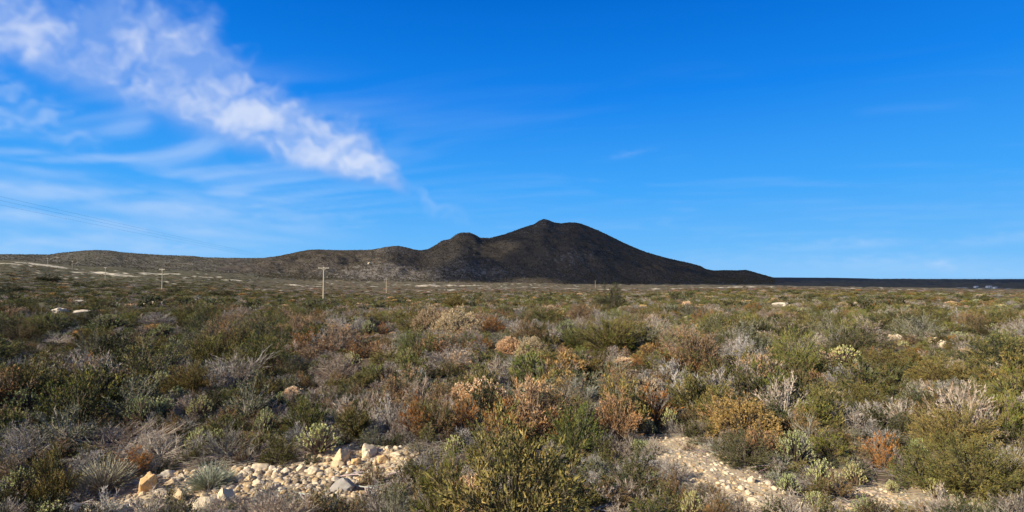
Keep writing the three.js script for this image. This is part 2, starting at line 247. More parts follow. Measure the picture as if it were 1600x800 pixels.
// ---------- shrub geometry ----------
class Geo {
  constructor() { this.p = []; this.c = []; this.i = []; }
  get tris() { return this.i.length / 3; }
  leaf(x, y, z, dx, dy, dz, len, w, c, r, fold) { // a blade along d; folded ones get a second face
    let ax = r() * 2 - 1, ay = r() * 2 - 1, az = r() * 2 - 1;
    let sx = dy * az - dz * ay, sy = dz * ax - dx * az, sz = dx * ay - dy * ax; const l = Math.hypot(sx, sy, sz) || 1; sx *= w / 2 / l; sy *= w / 2 / l; sz *= w / 2 / l;
    const n = this.p.length / 3;
    if (!fold) { this.p.push(x - sx, y - sy, z - sz, x + sx, y + sy, z + sz, x + dx * len, y + dy * len, z + dz * len); for (let k = 0; k < 3; k++) this.c.push(c[0], c[1], c[2]); this.i.push(n, n + 1, n + 2); }
    else { const m = 0.45 * len; this.p.push(x, y, z, x + dx * m - sx, y + dy * m - sy, z + dz * m - sz, x + dx * m + sx, y + dy * m + sy, z + dz * m + sz, x + dx * len, y + dy * len, z + dz * len); for (let k = 0; k < 4; k++) this.c.push(c[0], c[1], c[2]); this.i.push(n, n + 1, n + 2, n + 1, n + 3, n + 2); }
  }
  tube(pts, r0, r1, c) { // three-sided tapering stem
    const n = this.p.length / 3, m = pts.length;
    for (let k = 0; k < m; k++) {
      const a = pts[Math.max(0, k - 1)], b = pts[Math.min(m - 1, k + 1)], d = [b[0] - a[0], b[1] - a[1], b[2] - a[2]], l = Math.hypot(...d) || 1; d[0] /= l; d[1] /= l; d[2] /= l;
      const up = Math.abs(d[1]) < 0.9 ? [0, 1, 0] : [1, 0, 0]; let u = [d[1] * up[2] - d[2] * up[1], d[2] * up[0] - d[0] * up[2], d[0] * up[1] - d[1] * up[0]]; const ul = Math.hypot(...u); u = u.map((q) => q / ul);
      const v = [d[1] * u[2] - d[2] * u[1], d[2] * u[0] - d[0] * u[2], d[0] * u[1] - d[1] * u[0]], r = lerp(r0, r1, k / (m - 1));
      for (let q = 0; q < 3; q++) { const ca = Math.cos(q * 2.0944) * r, sa = Math.sin(q * 2.0944) * r; this.p.push(pts[k][0] + u[0] * ca + v[0] * sa, pts[k][1] + u[1] * ca + v[1] * sa, pts[k][2] + u[2] * ca + v[2] * sa); this.c.push(c[0], c[1], c[2]); }
      if (k) for (let q = 0; q < 3; q++) { const a0 = n + (k - 1) * 3 + q, a1 = n + (k - 1) * 3 + (q + 1) % 3; this.i.push(a0, a1, a0 + 3, a1, a1 + 3, a0 + 3); }
    }
  }
  add(o) { const n = this.p.length / 3; for (const q of o.p) this.p.push(q); for (const q of o.c) this.c.push(q); for (const q of o.i) this.i.push(q + n); return this; }
  build() { const g = new THREE.BufferGeometry(); g.setAttribute('position', new THREE.Float32BufferAttribute(this.p, 3)); g.setAttribute('color', new THREE.Float32BufferAttribute(this.c, 3)); g.setIndex(this.i); return g; }
}
const vary = (pal, r, s = 0.28) => { const c = pal[Math.floor(r() * pal.length)], g = 1 - s + 2 * s * r(), h = 0.94 + 0.12 * r(); return [c[0] * g * h, c[1] * g, c[2] * g / h]; };
const unit = (x, y, z) => { const l = Math.hypot(x, y, z) || 1; return [x / l, y / l, z / l]; };
// All shrubs are about 1 m across and stand at y = 0. k: coarseness (1 near; larger = fewer, larger leaves)
function twiggy(r, k, o) { // stems that branch into leafy twigs; the leaves crowd toward the twig ends
  const st = new Geo(), fo = new Geo(), H = o.h, nStem = Math.max(7, Math.round(o.stems / Math.pow(k, k < 1 ? 0.9 : 0.7)));
  const lob = [r() * 9, r() * 9];
  for (let s = 0; s < nStem; s++) {
    const az = r() * 6.283, low = s % 5 < 2, th = low ? lerp(0.95, 1.56, r()) : Math.acos(1 - r() * (1 - Math.cos(o.spread))), lump = (low ? 0.72 : 0.82) + 0.24 * N2(lob[0] + Math.cos(az) * th * 1.5, lob[1] + Math.sin(az) * th * 1.5) + 0.12 * (r() - 0.5);
    const ex = Math.sin(th) * Math.cos(az) * 0.5 * lump, ez = Math.sin(th) * Math.sin(az) * 0.5 * lump, ey = Math.max(0.05, Math.cos(th) * H * lump), bx = ex * 0.12, bz = ez * 0.12;
    const cx = ex * 0.45 + 0.06 * (r() - 0.5), cy = ey * (0.5 + 0.2 * o.arch), cz = ez * 0.45 + 0.06 * (r() - 0.5);
    const q = (t) => [(1 - t) ** 2 * bx + 2 * t * (1 - t) * cx + t * t * ex, 2 * t * (1 - t) * cy + t * t * ey, (1 - t) ** 2 * bz + 2 * t * (1 - t) * cz + t * t * ez];
    const wc = vary(o.wood, r, 0.2), kk = Math.max(k, 0.8);
    st.tube(k > 2.5 ? [q(0), q(1)] : [q(0), q(0.5), q(1)], 0.006 * Math.sqrt(kk) * Math.min(1, k), 0.002 * kk, wc);
    const nt = Math.max(2, Math.round(o.twigs / Math.pow(k, k < 1 ? 0.9 : 0.3))), tone = vary(o.pal, r, o.vary ?? 0.2);
    for (let w = 0; w < nt; w++) {
      const t0 = 0.22 + 0.78 * Math.sqrt(r()), p0 = q(t0), out = unit(ex, ey * 0.9, ez), sp = o.fan ?? 1.3;
      const d = unit(out[0] + sp * (r() - 0.5), out[1] + 0.25 * o.up + sp * (r() - 0.5), out[2] + sp * (r() - 0.5)), L = o.twigL * Math.min(1, Math.sqrt(k) + 0.05) * (0.6 + 0.7 * r());
      if (k < 3) st.leaf(p0[0], p0[1], p0[2], d[0], d[1], d[2], L, 0.006 * kk, wc, r, false);
      const nl = Math.max(2, Math.round(o.leaves / Math.pow(k, k < 1 ? 0.4 : 1.2) * (0.7 + 0.6 * r()))), own = r() < 0.35 ? vary(o.pal, r, 0.2) : tone;
      for (let n = 0; n < nl; n++) {
        const t = (0.15 + 0.85 * Math.pow(r(), 0.7)) * L, j = 0.016 * k, f = o.div;
        const ld = unit(d[0] + f * (r() - 0.5) * 2, d[1] + o.up * 0.6 + f * (r() - 0.5) * 2, d[2] + f * (r() - 0.5) * 2), g = 0.78 + 0.44 * r();
        fo.leaf(p0[0] + d[0] * t + j * (r() - 0.5), Math.max(0.01, p0[1] + d[1] * t + j * (r() - 0.5)), p0[2] + d[2] * t + j * (r() - 0.5), ld[0], ld[1], ld[2], o.len * k * (0.6 + 0.8 * r()), o.wid * k * (0.7 + 0.6 * r()), [own[0] * g, own[1] * g, own[2] * g], r, false);
      }
    }
  }
  return { stems: st, foliage: fo };
}
function rosettes(r, k, o) { // stout stems, each ending in a round head of broad pale leaves
  const st = new Geo(), fo = new Geo(), n = Math.max(5, Math.round(o.heads / Math.pow(k, 0.7)));
  for (let s = 0; s < n; s++) {
    const az = r() * 6.283, th = Math.pow(r(), 0.7) * 1.25, l = 0.72 + 0.35 * r(), ex = Math.sin(th) * Math.cos(az) * 0.48 * l, ez = Math.sin(th) * Math.sin(az) * 0.48 * l, ey = Math.max(0.07, Math.cos(th) * o.h * l);
    st.tube([[ex * 0.1, 0, ez * 0.1], [ex * 0.5, ey * 0.6, ez * 0.5], [ex, ey, ez]], 0.009, 0.006, vary(o.wood, r, 0.2));
    const ax = unit(ex * 0.9, ey + 0.15, ez * 0.9), pal = vary(o.pal, r, 0.2), nl = Math.max(4, Math.round(o.leaves / Math.pow(k, 0.9)));
    for (let q = 0; q < nl; q++) {
      const f = 0.5 + 1.5 * r(), d = unit(ax[0] + f * (r() - 0.5) * 2, ax[1] + f * (r() - 0.5) * 2, ax[2] + f * (r() - 0.5) * 2), back = 0.055 * r(), g = 0.82 + 0.36 * r();
      fo.leaf(ex - ax[0] * back, ey - ax[1] * back, ez - ax[2] * back, d[0], d[1], d[2], o.len * Math.sqrt(k) * (0.7 + 0.5 * r()), o.wid * Math.pow(k, 0.8) * (0.8 + 0.4 * r()), [pal[0] * g, pal[1] * g, pal[2] * g], r, k < 2.5);
    }
  }
  return { stems: st, foliage: fo };
}
function tuft(r, k, o) { // a brush of upright narrow blades
  const st = new Geo(), fo = new Geo(), n = Math.max(24, Math.round(o.blades / Math.pow(k, 1.3)));
  const lean = o.lean ?? 0, la = r() * 6.283;
  for (let s = 0; s < n; s++) {
    const az = r() * 6.283, q = Math.sqrt(r()), bx = Math.cos(az) * 0.13 * q, bz = Math.sin(az) * 0.13 * q, th = o.spread * q * (0.7 + 0.5 * r());
    const L = o.h * (0.65 + 0.45 * r()) * (1.05 - 0.25 * q), dx = Math.sin(th) * Math.cos(az) + lean * Math.cos(la), dz = Math.sin(th) * Math.sin(az) + lean * Math.sin(la), dy = Math.cos(th);
    const c = vary(o.pal, r, 0.25), m = unit(dx * 0.6, dy, dz * 0.6), e = unit(dx * 1.3, dy * 0.9, dz * 1.3), mx = bx + m[0] * L * 0.5, my = m[1] * L * 0.5, mz = bz + m[2] * L * 0.5;
    if (k < 2) st.tube([[bx, 0, bz], [mx, my, mz]], 0.004 * k, 0.003 * k, vary(o.wood, r, 0.2)); 
    fo.leaf(mx - m[0] * L * 0.28, my - m[1] * L * 0.28, mz - m[2] * L * 0.28, e[0], e[1], e[2], L * 0.75, o.wid * k, c, r, true);
    const nl = Math.round(o.leaves / k);
    for (let w = 0; w < nl; w++) { const t = r() * 0.55 * L, d = unit(e[0] + 0.5 * (r() - 0.5), e[1] + 0.35 * (r() - 0.3), e[2] + 0.5 * (r() - 0.5)); fo.leaf(mx + e[0] * (t - L * 0.15), Math.max(0.01, my + e[1] * (t - L * 0.15)), mz + e[2] * (t - L * 0.15), d[0], d[1], d[2], o.len * k * (0.6 + 0.7 * r()), o.wid * k, c, r, false); }
  }
  return { stems: st, foliage: fo };
}
function bare(r, k, o) { // dry, all but leafless branches
  const st = new Geo(), fo = new Geo(), n = Math.max(6, Math.round(o.stems / k));
  const grow = (p, d, L, rad, lev) => {
    const c = vary(o.wood, r, 0.22), mid = [p[0] + d[0] * L * 0.5 + 0.1 * L * (r() - 0.5), Math.max(0.01, p[1] + d[1] * L * 0.5 + 0.1 * L * (r() - 0.5)), p[2] + d[2] * L * 0.5 + 0.1 * L * (r() - 0.5)], e = [p[0] + d[0] * L, Math.max(0.012, p[1] + d[1] * L), p[2] + d[2] * L];
    st.tube(k > 2 ? [p, e] : [p, mid, e], rad * Math.sqrt(k), rad * 0.55 * Math.sqrt(k), c);
    if (lev > 0) { const b = lev > 1 ? o.fork : o.fork + 1; for (let q = 0; q < b; q++) { const t = 0.35 + 0.65 * r(), f = 0.75, s = [lerp(p[0], e[0], t), lerp(p[1], e[1], t), lerp(p[2], e[2], t)]; grow(s, unit(d[0] + f * (r() - 0.5) * 2, d[1] + f * (r() - 0.45) * 1.6, d[2] + f * (r() - 0.5) * 2), L * (0.5 + 0.3 * r()), rad * 0.55, lev - 1); } }
    else if (o.flecks) for (let q = 0; q < o.flecks / k; q++) { const t = r(), dd = unit(d[0] + r() - 0.5, d[1] + r() - 0.5, d[2] + r() - 0.5); fo.leaf(lerp(p[0], e[0], t), lerp(p[1], e[1], t), lerp(p[2], e[2], t), dd[0], dd[1], dd[2], 0.022 * k * (0.6 + r()), 0.008 * k, vary(o.pal, r, 0.3), r, false); }
  };
  for (let s = 0; s < n; s++) { const az = r() * 6.283, th = Math.pow(r(), 0.6) * o.spread; grow([0.05 * (r() - 0.5), 0, 0.05 * (r() - 0.5)], unit(Math.sin(th) * Math.cos(az), Math.cos(th) * (o.h / 0.5), Math.sin(th) * Math.sin(az)), 0.27 * (0.8 + 0.5 * r()), 0.008, k > 2.5 ? 1 : 2); }
  return { stems: st, foliage: fo };
}
function cushion(r, k, o) { // a dense lumpy dome of small sprigs
  const st = new Geo(), fo = new Geo(), n = Math.max(40, Math.round(o.sprigs / Math.pow(k, 1.25))), lob = [r() * 9, r() * 9, r() * 9];
  for (let s = 0; s < Math.max(6, 26 / k); s++) { const az = r() * 6.283, th = r() * 1.3; st.tube([[0, 0, 0], [Math.sin(th) * Math.cos(az) * 0.4, Math.cos(th) * o.h * 0.85, Math.sin(th) * Math.sin(az) * 0.4]], 0.008, 0.004, vary(o.wood, r, 0.2)); }
  for (let s = 0; s < n; s++) {
    const az = r() * 6.283, cy = r() * 1.05 - 0.05, sy = Math.sqrt(Math.max(0, 1 - cy * cy)), nx = sy * Math.cos(az), nz = sy * Math.sin(az);
    const lump = 0.82 + 0.17 * N3(nx * 1.5 + lob[0], cy * 1.5 + lob[1], nz * 1.5 + lob[2]) + 0.13 * N3(nx * 4 + lob[1], cy * 4, nz * 4 + lob[0]), dep = lump * (1 - 0.22 * r() * r());
    const x = nx * 0.5 * dep, z = nz * 0.5 * dep, y = Math.max(0.02, cy * o.h * dep), pal = vary(o.pal, r, 0.2), out = unit(nx, cy + 0.35, nz);
    for (let q = 0; q < o.leaves; q++) { const f = o.div, d = unit(out[0] + f * (r() - 0.5) * 2, out[1] + f * (r() - 0.5) * 2, out[2] + f * (r() - 0.5) * 2), j = 0.03 * k, g = 0.8 + 0.4 * r(); fo.leaf(x + j * (r() - 0.5), Math.max(0.01, y + j * (r() - 0.5)), z + j * (r() - 0.5), d[0], d[1], d[2], o.len * k * (0.6 + 0.8 * r()), o.wid * k, [pal[0] * g, pal[1] * g, pal[2] * g], r, false); }
  }
  return { stems: st, foliage: fo };
}
const WOOD = [[0.11, 0.08, 0.055], [0.17, 0.135, 0.10]], GREYWOOD = [[0.31, 0.27, 0.215], [0.23, 0.195, 0.155], [0.39, 0.345, 0.28]];
const KINDS = {
  olive: { name: 'olive_shrub', words: 'olive-green fine-leaved shrub', make: (r, k) => twiggy(r, k, { h: 0.66, stems: 80, spread: 1.4, arch: 0.6, twigs: 12, twigL: 0.094, leaves: 8, fan: 1.7, div: 0.7, up: 0.35, len: 0.027, wid: 0.010, wood: WOOD, pal: [[0.155, 0.135, 0.036], [0.12, 0.118, 0.033], [0.19, 0.15, 0.05], [0.09, 0.096, 0.028]] }) },
  gold: { name: 'golden_shrub', words: 'golden-olive fine-leaved shrub', make: (r, k) => twiggy(r, k, { h: 0.7, stems: 84, spread: 1.4, arch: 0.6, twigs: 15, twigL: 0.094, leaves: 8, fan: 1.7, div: 0.65, up: 0.4, len: 0.027, wid: 0.010, wood: [[0.10, 0.08, 0.045]], pal: [[0.205, 0.155, 0.042], [0.165, 0.138, 0.038], [0.245, 0.18, 0.062], [0.125, 0.115, 0.034]] }) },
  green: { name: 'broom_bush', words: 'fresh green brush-like bush', make: (r, k) => twiggy(r, k, { h: 0.72, stems: 90, spread: 1.2, arch: 0.3, twigs: 11, twigL: 0.12, fan: 1.2, leaves: 8, div: 0.45, up: 0.6, len: 0.032, wid: 0.0085, wood: WOOD, pal: [[0.125, 0.14, 0.026], [0.16, 0.16, 0.034], [0.09, 0.11, 0.022], [0.20, 0.175, 0.05]] }) },
  dark: { name: 'dark_shrub', words: 'dark green dense shrub', make: (r, k) => twiggy(r, k, { h: 0.62, stems: 80, spread: 1.45, arch: 0.7, twigs: 12, twigL: 0.086, leaves: 8, fan: 1.7, div: 0.85, up: 0.2, len: 0.026, wid: 0.011, wood: WOOD, pal: [[0.068, 0.072, 0.027], [0.05, 0.058, 0.023], [0.095, 0.088, 0.036]] }) },
  grey: { name: 'grey_shrub', words: 'grey twiggy shrub', make: (r, k) => twiggy(r, k, { h: 0.6, stems: 85, spread: 1.4, arch: 0.5, twigs: 12, twigL: 0.101, leaves: 6, fan: 1.7, div: 0.6, up: 0.3, len: 0.032, wid: 0.0075, wood: GREYWOOD, pal: [[0.31, 0.265, 0.22], [0.235, 0.20, 0.165], [0.39, 0.335, 0.28], [0.20, 0.18, 0.13], [0.27, 0.20, 0.15]] }) },
  sage: { name: 'sage_shrub', words: 'grey-green leafy shrub', make: (r, k) => twiggy(r, k, { h: 0.62, stems: 76, spread: 1.4, arch: 0.6, twigs: 12, twigL: 0.086, leaves: 7, fan: 1.7, div: 0.85, up: 0.25, len: 0.028, wid: 0.011, wood: GREYWOOD, pal: [[0.17, 0.165, 0.09], [0.215, 0.205, 0.12], [0.125, 0.125, 0.066]] }) },
  rust: { name: 'rust_heath', words: 'rust-orange heath shrub', make: (r, k) => twiggy(r, k, { h: 0.72, stems: 66, spread: 1.15, arch: 0.3, twigs: 8, twigL: 0.10, leaves: 14, div: 0.6, up: 0.6, len: 0.021, wid: 0.010, wood: WOOD, pal: [[0.31, 0.135, 0.034], [0.24, 0.115, 0.034], [0.36, 0.175, 0.05], [0.20, 0.12, 0.042]] }) },
  brown: { name: 'brown_heath', words: 'reddish-brown heath shrub', make: (r, k) => twiggy(r, k, { h: 0.68, stems: 72, spread: 1.25, arch: 0.4, twigs: 12, twigL: 0.086, leaves: 8, fan: 1.7, div: 0.6, up: 0.5, len: 0.024, wid: 0.0095, wood: WOOD, pal: [[0.22, 0.13, 0.05], [0.165, 0.11, 0.045], [0.26, 0.16, 0.075], [0.15, 0.125, 0.045]] }) },
  tan: { name: 'tan_bush', words: 'dry tan rounded bush', make: (r, k) => cushion(r, k, { h: 0.55, sprigs: 1500, leaves: 7, div: 0.9, len: 0.030, wid: 0.013, wood: WOOD, pal: [[0.56, 0.40, 0.24], [0.49, 0.34, 0.19], [0.64, 0.47, 0.30], [0.42, 0.29, 0.16]] }) },
  straw: { name: 'straw_bush', words: 'straw-gold rounded bush', make: (r, k) => cushion(r, k, { h: 0.58, sprigs: 1500, leaves: 7, div: 0.85, len: 0.030, wid: 0.012, wood: WOOD, pal: [[0.48, 0.30, 0.10], [0.40, 0.25, 0.08], [0.56, 0.37, 0.15], [0.33, 0.22, 0.07]] }) },
  pink: { name: 'pinkish_heath', words: 'pinkish-tan heath shrub', make: (r, k) => twiggy(r, k, { h: 0.72, stems: 80, spread: 1.3, arch: 0.5, twigs: 12, twigL: 0.094, leaves: 8, fan: 1.7, div: 0.55, up: 0.5, len: 0.026, wid: 0.0095, wood: WOOD, pal: [[0.36, 0.225, 0.125], [0.31, 0.20, 0.115], [0.40, 0.24, 0.105], [0.25, 0.17, 0.09]] }) },
  pale: { name: 'pale_leafy_shrub', words: 'pale green round-leaved shrub', make: (r, k) => rosettes(r, k, { h: 0.62, heads: 150, leaves: 18, len: 0.029, wid: 0.015, wood: WOOD, pal: [[0.44, 0.45, 0.18], [0.37, 0.40, 0.15], [0.52, 0.51, 0.235]] }) },
  silver: { name: 'silver_tuft', words: 'silver-grey bristly tuft', make: (r, k) => tuft(r, k, { h: 0.62, blades: 420, spread: 1.15, leaves: 6, len: 0.05, wid: 0.009, wood: GREYWOOD, pal: [[0.32, 0.315, 0.23], [0.26, 0.255, 0.18], [0.40, 0.385, 0.29]] }) },
  dry: { name: 'dry_twig_shrub', words: 'dry leafless grey twig tangle', make: (r, k) => bare(r, k, { h: 0.34, stems: 30, spread: 1.4, fork: 3, flecks: 3, wood: GREYWOOD, pal: [[0.26, 0.21, 0.16], [0.32, 0.28, 0.2]] }) },
};
const leafMat = tinted(0.85, 0.3), stemMat = tinted(0.95, 0.2);
const NEAR = {}, LITE = {}, BIG = {}, MID = {}, WIDE = {}, FAR = {};
let seed = 100;
for (const [k, d] of Object.entries(KINDS)) {
  for (const [store, kk, nv] of [[NEAR, 1, 3], [LITE, 1.3, 3], [BIG, 'gold green olive'.includes(k) ? 0.5 : 0.62, 2]]) { store[k] = []; for (let v = 0; v < nv; v++) { const { stems, foliage } = d.make(rng(seed++), kk); store[k].push({ stems: stems.build(), foliage: foliage.p.length ? foliage.build() : null, tris: stems.tris + foliage.tris }); } }
  MID[k] = []; WIDE[k] = []; FAR[k] = [];
  for (let v = 0; v < 2; v++) { const { stems, foliage } = d.make(rng(seed++), 0.85); WIDE[k].push(stems.add(foliage).build()); }
  for (let v = 0; v < 3; v++) { const { stems, foliage } = d.make(rng(seed++), 1.6); MID[k].push(stems.add(foliage).build()); }
  for (let v = 0; v < 2; v++) { const { stems, foliage } = d.make(rng(seed++), 3.4); FAR[k].push(stems.add(foliage).build()); }
}
console.log('near tris', Object.entries(NEAR).map(([k, v]) => k + ' ' + v[0].tris).join(', '), '| mid', Object.entries(MID).map(([k, v]) => k + ' ' + v[0].index.count / 3).join(', '), '| far', Object.entries(FAR).map(([k, v]) => k + ' ' + v[0].index.count / 3).join(', '));

// ---------- shrubs one can pick out ----------
const shrubs = []; // { x, z, w, kind, ... } of every individual, for spacing and ranks
const tintMats = new Map();
function tint(base, t) { const key = base.uuid + t; if (!tintMats.has(key)) { const m = base.clone(); m.color.setRGB(...[[1.1, 1.1, 1.1], [0.84, 0.86, 0.82], [1.36, 1.32, 1.26], [1.2, 1.1, 1.0], [0.98, 1.06, 1.0]][t]); tintMats.set(key, m); } return tintMats.get(key); }
function addShrub(kind, p, w, h, label, rr, coarse) {
  const d = KINDS[kind], o = new THREE.Group(), geos = (w > (label ? 1.35 : 1.7) ? BIG : coarse ? LITE : NEAR)[kind], v = geos[Math.floor(rr() * geos.length)], t = Math.floor(rr() * 5);
  o.name = numbered(d.name); o.position.set(p.x, p.y - 0.02, p.z); o.rotation.y = rr() * 6.283;
  const hn = h / w / 0.62; o.scale.set(w, w * clamp(hn, 0.55, 1.7), w);
  {
    const s = new THREE.Mesh(v.stems, tint(stemMat, t)); s.name = 'stems'; s.userData.kind = 'stuff'; o.add(s);
    if (v.foliage) { const f = new THREE.Mesh(v.foliage, tint(leafMat, t)); f.name = 'foliage'; f.userData.kind = 'stuff'; o.add(f); }
  }
  tag(o, label, 'shrub', 'low shrubs of the scrub'); scene.add(o);
  shrubs.push({ x: p.x, z: p.z, w, kind, o, depth: -p.z, px: 800 + F * p.x / -p.z, auto: !label, tris: v.tris });
}
const rh = rng(77);
